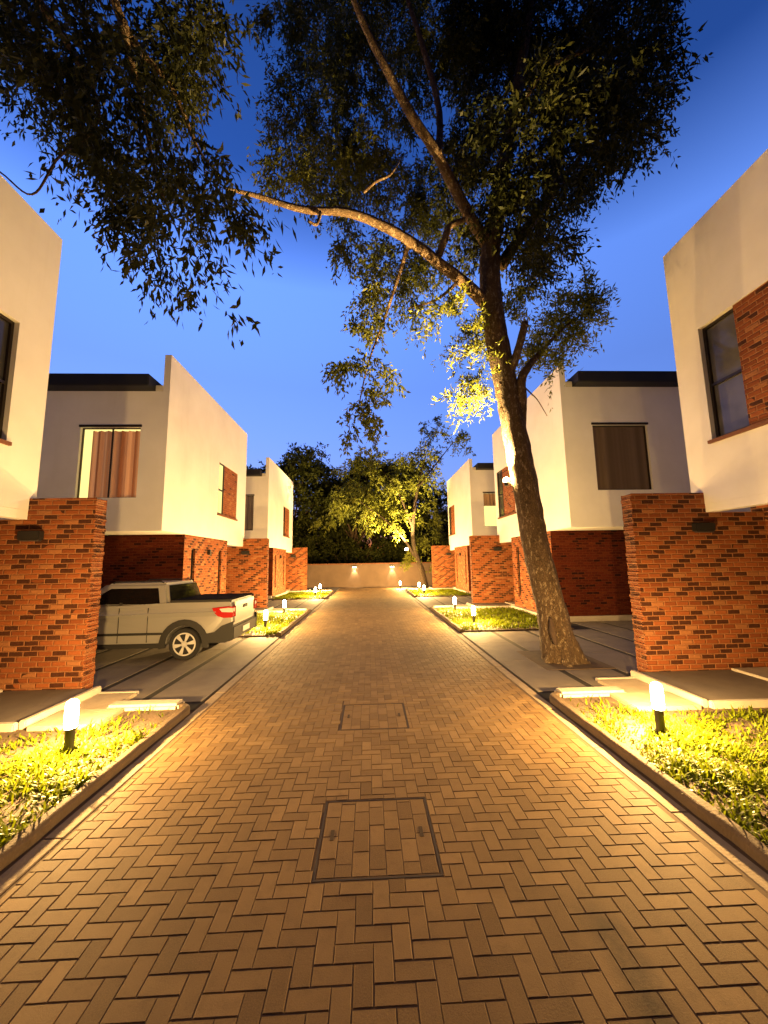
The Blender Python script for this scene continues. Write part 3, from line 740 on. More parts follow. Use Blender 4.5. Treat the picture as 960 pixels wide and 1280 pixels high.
# roof rails
for yy in (YN + .20, YF - .20): MB().tube([(cx(1.45), yy, 1.50), (cx(1.5), yy, 1.53), (cx(2.4), yy, 1.53), (cx(2.45), yy, 1.50)], .014, 8).build('roof_rail', M['car_dark'], car)
def sideY(z): return YN + .04 + (z - 1.04) / .46 * .13
for sgn in (0, 1):
    W = MB(); pts = [(1.43, 1.09), (1.52, 1.40), (2.45, 1.40), (2.9, 1.10)]
    f = (lambda z: sideY(z) - .005) if not sgn else (lambda z: YF - (sideY(z) - YN) + .005)
    W.add([(cx(u), f(z), z) for u, z in pts], [(0, 1, 2, 3)])
    g = W.build('side_window', M['car_glass'], car)
    MB().box(cx(2.16), cx(2.22), min(f(1.1), f(1.1) + .004), max(f(1.1), f(1.1) + .004) + .001, 1.09, 1.13).build('pillar', M['car_dark'], g)
rg = MB().add([(cx(1.245), YN + .09, 1.10), (cx(1.245), YF - .09, 1.10), (cx(1.345), YF - .19, 1.45), (cx(1.345), YN + .19, 1.45)], [(0, 1, 2, 3)])
rg.v = [(x + .012, y, z) for x, y, z in rg.v]; rg.build('rear_window', M['car_glass'], car)
MB().box(cx(.05), cx(1.2), YN + .07, YF - .07, 1.135, 1.165).build('bed_cover', M['tonneau'], car, .012)
MB().box(cx(.02), cx(1.22), YN + .03, YN + .066, 1.10, 1.155).build('bed_rail', M['car_dark'], car, .01)
MB().box(cx(.02), cx(1.22), YF - .066, YF - .03, 1.10, 1.155).build('bed_rail', M['car_dark'], car, .01)
# cladding over the arches and along the tail
def clad(uc, tail):
    for yy, d in ((YN, -.022), (YF, .022)):
        o_ = arch(uc, .47, .31, -8, 188, 14); i_ = arch(uc, .365, .31, -8, 188, 14)
        c = MB().prism([(cx(u), z) for u, z in o_] + [(cx(u), z) for u, z in reversed(i_)], yy + d, yy - d * 1.2, 'y')
        c.build('arch_cladding', M['car_dark'], car, .008)
        if tail:
            MB().prism([(cx(u), z) for u, z in [(uc - .40, .34), (uc - .44, .50), (uc - .58, .52), (.18, .64), (-.03, .72), (-.03, .38), (.1, .34)]], yy + d * .9, yy - d, 'y').build('tail_cladding', M['car_dark'], car, .01)
clad(UW, True); clad(UF, False)
bp = MB().box(cx(-.04), cx(.10), YN + .03, YF - .03, .36, .64).build('rear_bumper', M['car_dark'], car, .03)
MB().box(cx(-.055), cx(-.041), YC - .22, YC + .22, .44, .55).build('step_plate', M['alloy'], bp)
MB().tube([(cx(-.02), YC, .33), (cx(-.16), YC, .33), (cx(-.18), YC, .40)], .025, 8).build('tow_hitch', M['alloy'], bp)
tg = MB().box(cx(-.012), cx(.03), YN + .17, YF - .17, .68, 1.10).build('tailgate', M['car_paint'], car, .012)
MB().box(cx(-.03), cx(-.013), YC - .12, YC + .12, .93, 1.0).build('handle', M['car_dark'], tg, .006)
for yy, d in ((YN, -1), (YF, 1)):
    y_a = yy + d * .012; y_b = yy - d * .16
    t = MB().prism([(cx(u), z) for u, z in [(-.022, .82), (-.022, 1.005), (.06, 1.015), (.22, 1.0), (.36, .985), (.33, .92), (.26, .85), (.14, .815)]], y_a, y_b, 'y').build('tail_light', M['red_lens'], car, .012)
    MB().prism([(cx(u), z) for u, z in [(-.026, .915), (-.026, .985), (.06, .992), (.22, .975), (.18, .925)]], yy + d * .018, yy - d * .12, 'y').build('reverse_lens', M['clear_lens'], t, .006)
# doors: shut lines and handles
for yy, d in ((YN, -1), (YF, 1)):
    sh = MB().add([(cx(.30), yy + d * .004, .935), (cx(4.0), yy + d * .004, .885), (cx(4.0), yy - d * .02, .94), (cx(.42), yy - d * .03, 1.03), (cx(.30), yy + d * .016, .925), (cx(4.0), yy + d * .016, .872), (cx(4.0), yy - d * .01, .80), (cx(.30), yy - d * .01, .84)], [(0, 1, 2, 3), (0, 1, 5, 4), (4, 5, 6, 7)])
    sh.build('shoulder_line', M['car_paint'], body)
    MB().box(cx(1.33), cx(3.1), yy + d * .014, yy - d * .01, .50, .545).build('side_moulding', M['car_dark'], body, .006)
    dm = MB()
    for u0 in (1.62, 2.18, 3.1): dm.box(cx(u0), cx(u0 + .008), yy + d * .003, yy - d * .02, .36, 1.02)
    dm.build('shut_line', M['car_dark'], body)
    for u0 in (1.9, 2.85): MB().box(cx(u0), cx(u0 + .19), yy + d * .035, yy + d * .0, .87, .905).build('door_handle', M['car_paint'], body, .012)
    MB().box(cx(1.3), cx(3.15), yy + d * .012, yy - d * .03, .25, .34).build('side_skirt', M['car_dark'], car, .012)
    mr = MB().box(cx(2.95), cx(3.08), yy + d * .18, yy + d * .01, 1.08, 1.22).build('wing_mirror', M['car_dark'], car, .03)
for uc in (UW, UF):
    for yy, d in ((YN, 1), (YF, -1)):
        w = MB().lathe([(.20, 0), (.29, -.004), (.31, .02), (.31, .16), (.29, .19), (.2, .19)], (cx(uc), yy + (.02 if d > 0 else -.21), .31), 28, 'y').build('wheel', M['tyre'], car, smooth=False)
        ry = yy + d * .016
        rm = MB()
        for k in range(6):
            a = 2 * math.pi * k / 6 + .2; da = .20
            P = []
            for q in (0, d * .02):
                for r, ww in ((.045, .35), (.205, da)):
                    for sg in (-1, 1): P.append((cx(uc) + r * math.cos(a + sg * ww), ry + q, .31 + r * math.sin(a + sg * ww)))
            rm.add(P, [(0, 1, 3, 2), (4, 6, 7, 5), (0, 4, 5, 1), (1, 5, 7, 3), (3, 7, 6, 2), (2, 6, 4, 0)])
        vs_ = []
        for r in (.195, .222):
            for q in (0, d * .03):
                vs_ += [(cx(uc) + r * math.cos(2 * math.pi * k / 28), ry + q, .31 + r * math.sin(2 * math.pi * k / 28)) for k in range(28)]
        fs_ = []
        for k in range(28):
            k2 = (k + 1) % 28; fs_ += [(k, k2, 56 + k2, 56 + k), (k, k2, 28 + k2, 28 + k), (56 + k, 56 + k2, 84 + k2, 84 + k), (28 + k, 28 + k2, 84 + k2, 84 + k)]
        rm.add(vs_, fs_); rm.lathe([(.06, 0), (.06, .02)], (cx(uc), ry - .002 if d < 0 else ry, .31), 12, 'y')
        rm.build('rim', M['alloy'], w)
        MB().lathe([(.19, 0), (.19, .006)], (cx(uc), yy + d * .05, .31), 20, 'y').build('brake_disc', M['car_dark'], w)
MB().add([(cx(3.27), YN + .10, 1.06), (cx(3.27), YF - .10, 1.06), (cx(2.60), YF - .22, 1.465), (cx(2.60), YN + .22, 1.465)], [(0, 1, 2, 3)]).build('windscreen', M['car_glass'], car)
for yy in (YN + .08, YF - .42): MB().box(cx(4.26), cx(4.40), yy, yy + .34, .70, .86).build('headlight', M['clear_lens'], car, .03)
MB().box(cx(4.3), cx(4.42), YN + .05, YF - .05, .32, .62).build('front_bumper', M['car_dark'], car, .04)

# ------------------------------------------------------------------ trees
def spray(centers, dirs, lens, droop, nleaf, leaf_len, leaf_w, rngl, hang=.5):
    """twig sprays: returns leaf quads (V, F)"""
    n = len(centers); t = np.linspace(.08, 1, nleaf)[None, :, None]
    C = centers[:, None, :] + dirs[:, None, :] * lens[:, None, None] * t
    C[:, :, 2] -= (droop[:, None] * lens[:, None] * (t[:, :, 0] ** 2))
    C = C + rngl.normal(0, .035, C.shape)
    C = C.reshape(-1, 3); N = len(C)
    D = np.repeat(dirs, nleaf, 0) * .55 + rngl.normal(0, .75, (N, 3)); D[:, 2] -= hang
    D /= np.linalg.norm(D, axis=1)[:, None]
    U = rngl.normal(0, 1, (N, 3)); S_ = np.cross(D, U); S_ /= np.linalg.norm(S_, axis=1)[:, None]
    L = leaf_len * rngl.uniform(.6, 1.3, N)[:, None]; W = leaf_w * rngl.uniform(.7, 1.3, N)[:, None]
    nrm = np.cross(S_, D)
    V = np.stack([C, C + D * L * .45 + S_ * W * .5 + nrm * W * .18, C + D * L, C + D * L * .45 - S_ * W * .5 + nrm * W * .18], 1).reshape(-1, 3)
    return V
def crown(name, blobs, mat, parent, seed, leaf_len=.12, leaf_w=.038, nleaf=14, twig=.6, hang=.5, dens=22., up_=.1):
    """blobs: (centre, (rx,ry,rz), weight)"""
    r = np.random.default_rng(seed); Vs = []; Ts = []
    for c, rad, wt in blobs:
        rad = np.array(rad); n = max(5, int(dens * wt * (rad[0] * rad[2]) ** .95))
        d = r.normal(0, 1, (n, 3)); d /= np.linalg.norm(d, axis=1)[:, None]
        q = r.uniform(.15, 1, n) ** .45
        # sub-clumps so light and dark masses and gaps appear
        nc = max(3, n // 9); cc = r.normal(0, 1, (nc, 3)); cc /= np.linalg.norm(cc, axis=1)[:, None]; cc *= (r.uniform(.2, 1, nc) ** .5)[:, None]
        idx = r.integers(0, nc, n); base = cc[idx] + r.normal(0, .20, (n, 3))
        P = np.array(c)[None] + base * rad[None] * .92
        dirs = base + r.normal(0, .5, (n, 3)); dirs[:, 2] += up_; dirs /= np.linalg.norm(dirs, axis=1)[:, None]
        V = spray(P, dirs, twig * r.uniform(.5, 1.2, n), r.uniform(.2, .9, n), nleaf, leaf_len, leaf_w, r, hang)
        Vs.append(V); tn = np.clip(r.normal(.45, .2, nc), 0, 1)[idx]
        Ts.append(np.clip(np.repeat(tn, nleaf) + r.normal(0, .18, n * nleaf), 0, 1))
    V = np.concatenate(Vs); T = np.concatenate(Ts); Fq = np.arange(len(V)).reshape(-1, 4)
    return np_mesh(name, V, Fq, T, mat, parent)
def smooth_path(pts, rads, k=6):
    P = [Vector(p) for p in pts]; out = []; ro = []
    for i in range(len(P) - 1):
        p0, p1, p2, p3 = P[max(i - 1, 0)], P[i], P[i + 1], P[min(i + 2, len(P) - 1)]
        for j in range(k):
            t = j / k
            out.append(.5 * ((2 * p1) + (p2 - p0) * t + (2 * p0 - 5 * p1 + 4 * p2 - p3) * t * t + (3 * p1 - p0 - 3 * p2 + p3) * t ** 3))
            ro.append(rads[i] + (rads[i + 1] - rads[i]) * t)
    out.append(P[-1]); ro.append(rads[-1]); return out, ro
def limb(mb, pts, rads, n=9, wob=.16, seed=0, k=6):
    p, r = smooth_path(pts, rads, k); mb.tube(p, r, n, True, wob, seed)
def pxr(px, py, r, Y, depth):
    """an ellipsoid of foliage standing at depth Y, sized in metres"""
    c = at(px, py, Y); k = Y / F_ * 1.02
    return (tuple(c), (r * k, depth, r * k), 1.)

# --- the big leaning tree by the right driveway
bt = thing('big_tree', (3.55, 7.25, 0), 'tall leaning tree with a rough trunk rising from the right driveway', 'tree')
tb = MB(); TY = 7.25
limb(tb, [(3.55, 7.25, -.1), at(699, 815, TY), at(688, 755, TY), at(671, 690, TY), at(659, 620, TY), at(647, 560, TY), at(634, 490, TY - .05), at(622, 430, TY - .1), at(615, 380, TY - .1), at(612, 330, TY - .05), at(617, 280, TY)],
     [.40, .315, .258, .243, .238, .240, .222, .218, .214, .205, .19], 18, .10, 1, 7)
trunk_mb = tb; tb = MB()
limb(trunk_mb, [at(618, 290, TY), at(628, 220, TY + .2), at(640, 150, TY + .3), at(655, 60, TY + .4), at(668, -40, TY + .5)], [.195, .17, .15, .12, .07], 12, .12, 2)
limb(tb, [at(612, 385, TY - .05), at(585, 358, TY - .3), at(548, 328, TY - .5), at(510, 300, TY - .7), at(470, 278, TY - .9), at(430, 265, TY - 1.1), at(380, 262, TY - 1.3), at(325, 246, TY - 1.5), at(280, 235, TY - 1.8)],
     [.14, .11, .10, .09, .08, .07, .055, .04, .02], 10, .14, 3)
limb(tb, [at(612, 310, TY), at(590, 275, TY - .3), at(568, 235, TY - .5), at(545, 190, TY - .8), at(515, 145, TY - 1.1), at(482, 85, TY - 1.4), at(455, 30, TY - 1.6), at(430, -30, TY - 1.8)], [.13, .115, .105, .095, .085, .07, .06, .04], 10, .14, 4)
limb(tb, [at(548, 195, TY - .8), at(549, 140, TY - .6), at(532, 70, TY - .6), at(508, -5, TY - .7)], [.075, .065, .055, .04], 8, .14, 5)
limb(tb, [at(548, 320, TY - .5), at(556, 300, TY - .6), at(562, 283, TY - .6), at(580, 275, TY - .5)], [.075, .07, .06, .05], 8, .14, 6)
limb(tb, [at(628, 330, TY), at(655, 290, TY + .3), at(688, 245, TY + .6), at(700, 190, TY + .9), at(705, 120, TY + 1.2), at(715, 40, TY + 1.4)], [.13, .115, .10, .085, .07, .04], 10, .14, 7)
limb(tb, [at(690, 245, TY + .6), at(730, 190, TY + .8), at(780, 120, TY + .9), at(810, 60, TY + 1)], [.06, .05, .04, .02], 7, .14, 8)
# second stem and the sawn stub on the right of the trunk
limb(tb, [at(650, 535, TY - .05), at(652, 500, TY - .15), at(651, 478, TY - .18), at(658, 462, TY - .12), at(676, 440, TY + .1), at(700, 415, TY + .3), at(728, 392, TY + .5)], [.11, .105, .095, .08, .05, .03, .012], 9, .12, 9)
limb(tb, [at(626, 480, TY), at(640, 458, TY - .22), at(648, 436, TY - .27), at(656, 405, TY - .3)], [.10, .085, .075, .072], 9, .08, 10)
limb(tb, [at(652, 480, TY - .2), at(664, 492, TY - .3), at(672, 500, TY - .35), at(684, 520, TY - .45)], [.018, .014, .01, .006], 5, .1, 11)
limb(tb, [at(455, 240, TY - 1.2), at(470, 227, TY - 1.2), at(488, 218, TY - 1.1), at(500, 200, TY - 1)], [.03, .028, .022, .012], 6, .1, 12)
limb(tb, [at(402, 262, TY - 1.2), at(396, 280, TY - 1.35), at(386, 276, TY - 1.45)], [.03, .028, .02], 6, .1, 13)
# limbs that carry the hanging foliage on the left and toward the back
limb(tb, [at(512, 300, TY - .7), at(500, 340, TY - .1), at(480, 400, TY + .6), at(460, 455, TY + 1.0), at(448, 510, TY + 1.2)], [.05, .04, .03, .02, .01], 7, .12, 14)
limb(tb, [at(640, 150, TY + .3), at(680, 90, TY - .6), at(740, 60, TY - 1)], [.07, .05, .02], 7, .12, 15)
limb(tb, [at(575, 350, TY - .3), at(545, 375, TY + .1), at(510, 385, TY + .4)], [.04, .03, .012], 6, .12, 16)
limbs = tb; tb = trunk_mb
# flared roots
for a, rr_ in ((200, .5), (255, .55), (320, .5), (20, .45), (100, .5)):
    ca, sa = math.cos(R_(a)), math.sin(R_(a))
    limb(tb, [(3.47 + ca * .10, 7.25 + sa * .12, .75), (3.51 + ca * .20, 7.25 + sa * .24, .30), (3.53 + ca * .31, 7.25 + sa * .34, .06), (3.55 + ca * rr_ * .9, 7.25 + sa * rr_, -.06)], [.08, .11, .10, .04], 8, .2, a)
trunk = tb.build('trunk', M['bark'], bt, smooth=True); limbs.build('limbs', M['limb_bark'], bt, smooth=True)
c = at(656, 404, TY - .3)
MB().tube([c + Vector((0, 0, -.01)), c + Vector((.004, 0, .02))], .066, 10).build('sawn_end', M['cut_wood'], trunk)
# old wound at the foot
w0 = MB(); limb(w0, [at(688, 772, 6.99), at(691, 790, 6.95), at(695, 806, 6.91)], [.02, .055, .03], 8, .3, 77); w0.build('bark_wound', M['cut_wood'], trunk, smooth=True)
B = []
PXB = []
for px, py, r in [(400, 40, 62), (395, 120, 48), (372, 170, 40), (365, 215, 34), (440, 90, 52), (500, 40, 60), (440, 160, 48), (410, 225, 42), (460, 215, 45), (500, 120, 40), (560, 40, 55), (620, 60, 70), (600, 10, 60),
                  (690, 40, 70), (690, 110, 50), (770, 40, 62), (800, 90, 42), (795, 150, 42), (740, 165, 55), (650, 175, 60), (600, 190, 45), (690, 235, 52), (745, 215, 30), (540, 245, 40), (500, 265, 36), (440, 290, 26), (640, 270, 48), (680, 310, 26),
                  (570, 300, 34), (500, 335, 34), (478, 370, 32), (530, 365, 32), (650, 345, 30), (585, 120, 40), (825, 20, 30), (360, 20, 30), (740, 100, 44), (440, 20, 40), (560, 215, 34)]:
    PXB.append(px); Y = TY + random.uniform(-1.7, 2.3) + (.4 if px > 600 else -.3)
    if px < 605: Y = TY + random.uniform(.2, 2.8)
    B.append(pxr(px, py, r, Y, random.uniform(.6, 1.1)))
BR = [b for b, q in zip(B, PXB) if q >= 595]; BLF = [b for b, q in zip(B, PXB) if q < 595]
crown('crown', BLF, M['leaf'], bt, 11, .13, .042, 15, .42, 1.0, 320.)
crown('crown', BR, M['leaf_shaded'], bt, 14, .14, .046, 15, .45, .9, 400.)
B2 = [pxr(*q) for q in [(445, 425, 26, TY + .9, .5), (455, 470, 34, TY + 1.1, .55), (440, 520, 26, TY + 1.2, .5), (478, 505, 26, TY + 1.1, .5), (495, 480, 18, TY + 1.0, .4), (430, 455, 18, TY + 1.1, .4), (455, 550, 16, TY + 1.3, .4), (470, 400, 22, TY + .7, .4)]]
crown('hanging_foliage', B2, M['leaf'], bt, 12, .13, .05, 12, .28, .9, 130.)
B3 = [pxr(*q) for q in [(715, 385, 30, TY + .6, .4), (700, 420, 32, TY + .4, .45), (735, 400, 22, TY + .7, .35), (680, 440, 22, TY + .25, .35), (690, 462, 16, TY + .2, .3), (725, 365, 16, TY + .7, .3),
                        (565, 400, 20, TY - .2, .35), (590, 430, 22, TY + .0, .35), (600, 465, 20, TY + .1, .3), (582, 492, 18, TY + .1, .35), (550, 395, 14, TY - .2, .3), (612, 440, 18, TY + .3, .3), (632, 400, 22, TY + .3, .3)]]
crown('feathery_foliage', B3, M['leaf_lamplit'], bt, 13, .12, .032, 20, .45, .15, 300., .3)

# lamp strapped to the trunk
lp = at(633, 601, TY + .08)
tl = thing('tree_lamp', lp, 'lit spot lamp fixed to the trunk of the big leaning tree', 'lamp', 'lit lamps fixed to trees')
MB().tube([lp + Vector((.22, .02, .02)), lp + Vector((.08, .03, -.05)), lp], .018, 8).build('bracket', M['lamp_body'], tl)
MB().lathe([(.045, -.10), (.05, -.04), (.065, -.035), (.065, -.03)], lp, 14).build('housing', M['lamp_body'], tl)
MB().lathe([(.055, -.029), (.062, .01), (.05, .05), (.02, .07)], lp, 14).build('lens', M['bulb_lens'], tl, smooth=True)
point('bulb', lp + Vector((0, 0, .02)), 200, (1., .64, .22), .04, tl)
point('uplight', lp + Vector((-.05, -.05, .09)), 2200, (1., .64, .22), .04, tl, R_(100), (-.20, -.16, 1))

# --- tree overhanging from the left, rooted behind the camera
lt = thing('overhanging_tree', (-3.7, -2.6, 0), 'dark overhanging tree whose hanging leafy branches fill the upper left sky', 'tree')
tb = MB()
limb(tb, [(-3.7, -2.6, -.1), (-3.6, -2.4, 1.5), (-3.4, -2.1, 3.2), (-3.2, -1.7, 5.2), (-3.0, -1.2, 7.4), (-2.7, -.4, 9.4)], [.42, .32, .28, .25, .2, .12], 14, .1, 30)
limb(tb, [(-3.05, -1.3, 7.0), (-2.7, .6, 8.9), (-2.6, 2.4, 8.4), at(150, 20, 3.6), at(215, 110, 4.3), at(250, 190, 4.7), at(285, 228, 4.8)], [.14, .10, .07, .045, .03, .02, .01], 8, .12, 31)
limb(tb, [(-3.05, -1.3, 7.0), (-3.5, .8, 8.6), (-3.6, 2.6, 8.0), at(120, 120, 3.9), at(70, 200, 3.6), at(40, 243, 3.6), at(0, 215, 3.4), at(-40, 195, 3.3)], [.13, .09, .06, .025, .012, .010, .008, .006], 7, .12, 32)
limb(tb, [at(150, 20, 3.6), at(175, 120, 4.1), at(195, 220, 4.4), at(222, 290, 4.4)], [.04, .03, .018, .008], 7, .12, 33)
limb(tb, [(-2.7, -.4, 9.4), (-1.8, .8, 10.2), (-.9, 1.6, 10.4)], [.1, .06, .02], 7, .12, 34)
tb.build('trunk', M['bark'], lt, smooth=True)
B = []
for px, py, r in [(40, 30, 75), (110, 50, 75), (190, 40, 75), (255, 40, 50), (60, 110, 60), (130, 120, 65), (210, 110, 62), (270, 90, 34), (110, 170, 36), (170, 195, 55), (235, 180, 46), (150, 235, 36), (205, 245, 46), (262, 225, 34), (300, 235, 22), (180, 285, 34), (225, 290, 30), (238, 325, 18), (15, 120, 30), (280, 265, 18), (150, 275, 26), (205, 320, 16)]:
    B.append(pxr(px, py, r, random.uniform(2.9, 4.9), random.uniform(.4, .8)))
crown('crown', B, M['leaf_shaded'], lt, 21, .115, .034, 16, .36, 1.0, 290.)

# --- trees beyond the boundary wall
def far_tree(x, y, h, spread, label, seed, name='broadleaf_tree', n=16, leaf=.34, low=.28, dens=9.):
    t = thing(name, (x, y, 0), label, 'tree', 'trees at the end of the lane'); r = random.Random(seed)
    tb = MB(); top = (x + r.uniform(-.5, .5), y, h * .62)
    limb(tb, [(x, y, -.1), (x + r.uniform(-.2, .2), y, h * .2), (x + r.uniform(-.4, .4), y, h * .42), top], [.32, .26, .2, .1], 9, .12, seed, 4)
    bl = []
    for k in range(n):
        a = r.uniform(0, 2 * math.pi); q = r.uniform(.15, 1) ** .6; zz = h * r.uniform(low, .93)
        env = math.sin(math.pi * min(1, max(.08, (zz / h - low * .75) / (1.02 - low * .75)))) ** .6
        c = (x + spread * q * env * math.cos(a), y + spread * .8 * q * env * math.sin(a), zz); rad = spread * r.uniform(.28, .42)
        bl.append((c, (rad, rad, rad * .8), 1.))
        if k % 2 == 0: limb(tb, [(x, y, h * r.uniform(.25, .5)), ((x + c[0]) / 2, (y + c[1]) / 2, (h * .4 + c[2]) / 2), c], [.11, .07, .02], 6, .12, seed + k, 3)
    tb.build('trunk', M['bark'], t, smooth=True)
    crown('crown', bl, M['leaf_far'], t, seed, leaf, leaf * .42, 10, spread * .22, .5, dens * 5.5)
    return t
FT = [(-11.5, 37, 10.8, 3.6, 'dark tree behind the farthest left house, at the left end of the tree line'),
      (-7.6, 38, 13.2, 4.0, 'tall dark round tree beyond the boundary wall, just right of the far left house'),
      (-3.4, 40, 13.2, 4.0, 'dark tree beyond the boundary wall, left of the middle of the lane'),
      (.4, 39, 12.2, 3.8, 'tree beyond the boundary wall behind the hanging branch, in the middle of the lane'),
      (4.3, 38, 11.6, 3.4, 'tree beyond the boundary wall, left of the far right house'),
      (8.2, 40, 10.4, 3.6, 'dark tree behind the farthest right house'),
      (-16, 42, 9.6, 4.0, 'dark tree mostly hidden behind the second left house'),
      (-1.2, 35.5, 9.8, 3.2, 'lower dark tree close behind the boundary wall, left of the lit tree'),
      (2.6, 36, 9.0, 2.8, 'lower dark tree close behind the boundary wall, behind the lit tree'),
      (14, 42, 9.0, 4.0, 'dark tree mostly hidden behind the second right house')]
for k, a in enumerate(FT): far_tree(*a, 100 + 17 * k, low=.12, n=34)
# understorey behind the wall so no light gap shows at its top
for k, x in enumerate((-9.5, -5.5, -1.5, 2.5, 6.5)):
    t = thing('bush', (x, 33.5 + (k % 2), 0), ['leftmost dark bush showing above the boundary wall', 'second dark bush from the left above the boundary wall', 'dark bush in the middle above the boundary wall', 'dark bush above the right half of the boundary wall', 'rightmost dark bush above the boundary wall'][k], 'bush', 'bushes behind the boundary wall')
    tb = MB()
    for q in range(4): limb(tb, [(x, 33.5 + (k % 2), -.05), (x + (q - 1.5) * .5, 33.5 + (k % 2) + (q % 2) * .4, 1.4), (x + (q - 1.5) * 1.0, 33.5 + (k % 2), 2.6)], [.07, .05, .02], 6, .1, q, 3)
    tb.build('stem', M['bark'], t, smooth=True)
    crown('foliage', [((x + random.uniform(-1.7, 1.7), 33.5 + random.uniform(-.6, 1.2), random.uniform(.9, 3.8)), (1.2, .8, .9), 1.) for q in range(9)], M['leaf_far'], t, 300 + k, .24, .10, 10, .6, .4, 45.)

# --- the lit tree at the right end of the lane
et = thing('lit_tree', (3.95, 27.6, 0), 'tree with yellow lit leaves above the right end of the lane, carrying a lamp', 'tree')
tb = MB(); EY = 27.4
limb(tb, [(3.95, 27.6, -.1), at(527, 712, EY), at(519, 690, EY), at(516, 660, EY), at(522, 610, EY), at(532, 570, EY)], [.24, .19, .16, .14, .1, .05], 10, .12, 50, 4)
limb(tb, [at(518, 695, EY), at(508, 678, EY - .3), at(500, 668, EY - .5), at(488, 655, EY - .6), at(468, 640, EY - .7), at(440, 620, EY - .8)], [.10, .085, .08, .07, .05, .02], 8, .12, 51, 4)
limb(tb, [at(516, 660, EY), at(500, 620, EY), at(480, 590, EY)], [.1, .07, .02], 7, .12, 52, 4)
limb(tb, [at(522, 610, EY), at(545, 580, EY), at(565, 555, EY)], [.07, .05, .02], 7, .12, 53, 4)
tb.build('trunk', mat_bark('dark_bark', .38), et, smooth=True)
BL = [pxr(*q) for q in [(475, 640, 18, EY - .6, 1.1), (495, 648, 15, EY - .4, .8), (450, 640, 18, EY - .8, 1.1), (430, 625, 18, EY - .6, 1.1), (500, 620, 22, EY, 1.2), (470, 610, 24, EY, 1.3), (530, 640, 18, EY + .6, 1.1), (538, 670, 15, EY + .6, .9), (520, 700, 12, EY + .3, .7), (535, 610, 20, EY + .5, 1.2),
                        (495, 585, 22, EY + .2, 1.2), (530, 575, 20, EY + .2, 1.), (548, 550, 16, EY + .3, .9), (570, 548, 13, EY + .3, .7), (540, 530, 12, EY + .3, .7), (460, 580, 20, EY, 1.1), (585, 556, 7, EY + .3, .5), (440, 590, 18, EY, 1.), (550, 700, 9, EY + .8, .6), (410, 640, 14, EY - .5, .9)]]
crown('crown', BL, M['leaf_lamplit'], et, 55, .24, .085, 11, .6, .6, 60.)
l2 = at(508, 687, EY - 1.3)
t2 = thing('tree_lamp', l2, 'lit spot lamp on the branch of the far tree at the lane end', 'lamp', 'lit lamps fixed to trees')
MB().tube([l2 + Vector((.3, 1.25, .12)), l2 + Vector((.1, .4, -.06)), l2 + Vector((0, 0, -.06))], .02, 8).build('bracket', M['lamp_body'], t2)
MB().lathe([(.06, -.14), (.07, -.07), (.10, -.06), (.10, -.05)], l2, 14).build('housing', M['lamp_body'], t2)
MB().lathe([(.09, -.049), (.12, .02), (.10, .08), (.03, .12)], l2, 14).build('lens', M['bulb_lens'], t2, smooth=True)
point('bulb', l2 + Vector((0, 0, .03)), 160, (1., .68, .25), .05, t2)
point('uplight', l2 + Vector((-.03, -.02, .15)), 3200, (1., .68, .25), .05, t2, R_(120), (-.35, .25, 1))

# ------------------------------------------------------------------ dusk sky
w = bpy.data.worlds.new('World'); scn.world = w; w.use_nodes = True
nt = w.node_tree; nt.nodes.clear()
out = nt.nodes.new('ShaderNodeOutputWorld'); bg = nt.nodes.new('ShaderNodeBackground')
sky = nt.nodes.new('ShaderNodeTexSky'); sky.sky_type = 'NISHITA'; sky.sun_disc = False
sky.sun_elevation = R_(0.); sky.sun_rotation = R_(150); sky.altitude = 0; sky.air_density = 1; sky.dust_density = .3; sky.ozone_density = 4.
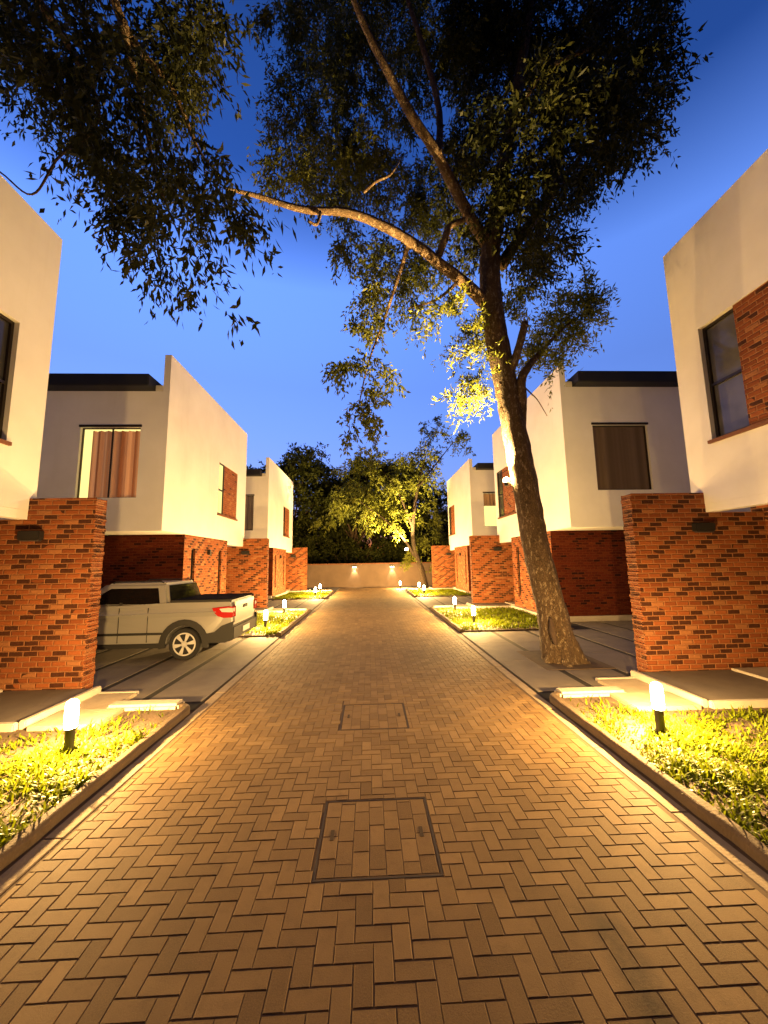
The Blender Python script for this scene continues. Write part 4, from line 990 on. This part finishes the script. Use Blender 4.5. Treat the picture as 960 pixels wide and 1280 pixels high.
# dusk: the sky deepens from the horizon to the zenith
tc = nt.nodes.new('ShaderNodeTexCoord'); sx = nt.nodes.new('ShaderNodeSeparateXYZ'); nt.links.new(tc.outputs['Generated'], sx.inputs[0])
rp = nt.nodes.new('ShaderNodeValToRGB'); e = rp.color_ramp.elements; e[0].position = .10; e[0].color = (2.9, 2.0, 2.5, 1); e[1].position = .95; e[1].color = (.12, .12, .17, 1)
a_ = e.new(.42); a_.color = (4.2, 2.7, 2.8, 1); a_ = e.new(.60); a_.color = (6.0, 4.0, 4.0, 1); a_ = e.new(.74); a_.color = (1.05, 1.2, 1.65, 1); a_ = e.new(.83); a_.color = (1.05, 1.2, 1.6, 1)
nt.links.new(sx.outputs[2], rp.inputs[0])
mx = nt.nodes.new('ShaderNodeMix'); mx.data_type = 'RGBA'; mx.blend_type = 'MULTIPLY'; mx.inputs[0].default_value = 1
# the unseen sky behind the camera is darkened to cut ambient light
rb = nt.nodes.new('ShaderNodeValToRGB'); rb.color_ramp.elements[0].position = .36; rb.color_ramp.elements[0].color = (.05, .05, .06, 1); rb.color_ramp.elements[1].position = .62; rb.color_ramp.elements[1].color = (1, 1, 1, 1)
my = nt.nodes.new('ShaderNodeMath'); my.operation = 'MULTIPLY_ADD'; my.inputs[1].default_value = .5; my.inputs[2].default_value = .5
nt.links.new(sx.outputs[1], my.inputs[0]); nt.links.new(my.outputs[0], rb.inputs[0])
m2 = nt.nodes.new('ShaderNodeMix'); m2.data_type = 'RGBA'; m2.blend_type = 'MULTIPLY'; m2.inputs[0].default_value = 1
nt.links.new(rp.outputs[0], m2.inputs[6]); nt.links.new(rb.outputs[0], m2.inputs[7]); nt.links.new(m2.outputs[2], mx.inputs[7])
nt.links.new(sky.outputs[0], mx.inputs[6]); nt.links.new(mx.outputs[2], bg.inputs[0]); nt.links.new(bg.outputs[0], out.inputs[0])
bg.inputs[1].default_value = .15

# ------------------------------------------------------------------ render settings
scn.render.engine = 'CYCLES'
vs_ = scn.view_settings; vs_.view_transform = 'Standard'; vs_.look = 'None'; vs_.exposure = 2.3; vs_.gamma = 1.; vs_.use_curve_mapping = False
scn.cycles.max_bounces = 6; scn.cycles.diffuse_bounces = 3; scn.cycles.transparent_max_bounces = 6
scn.cycles.sample_clamp_indirect = 4.
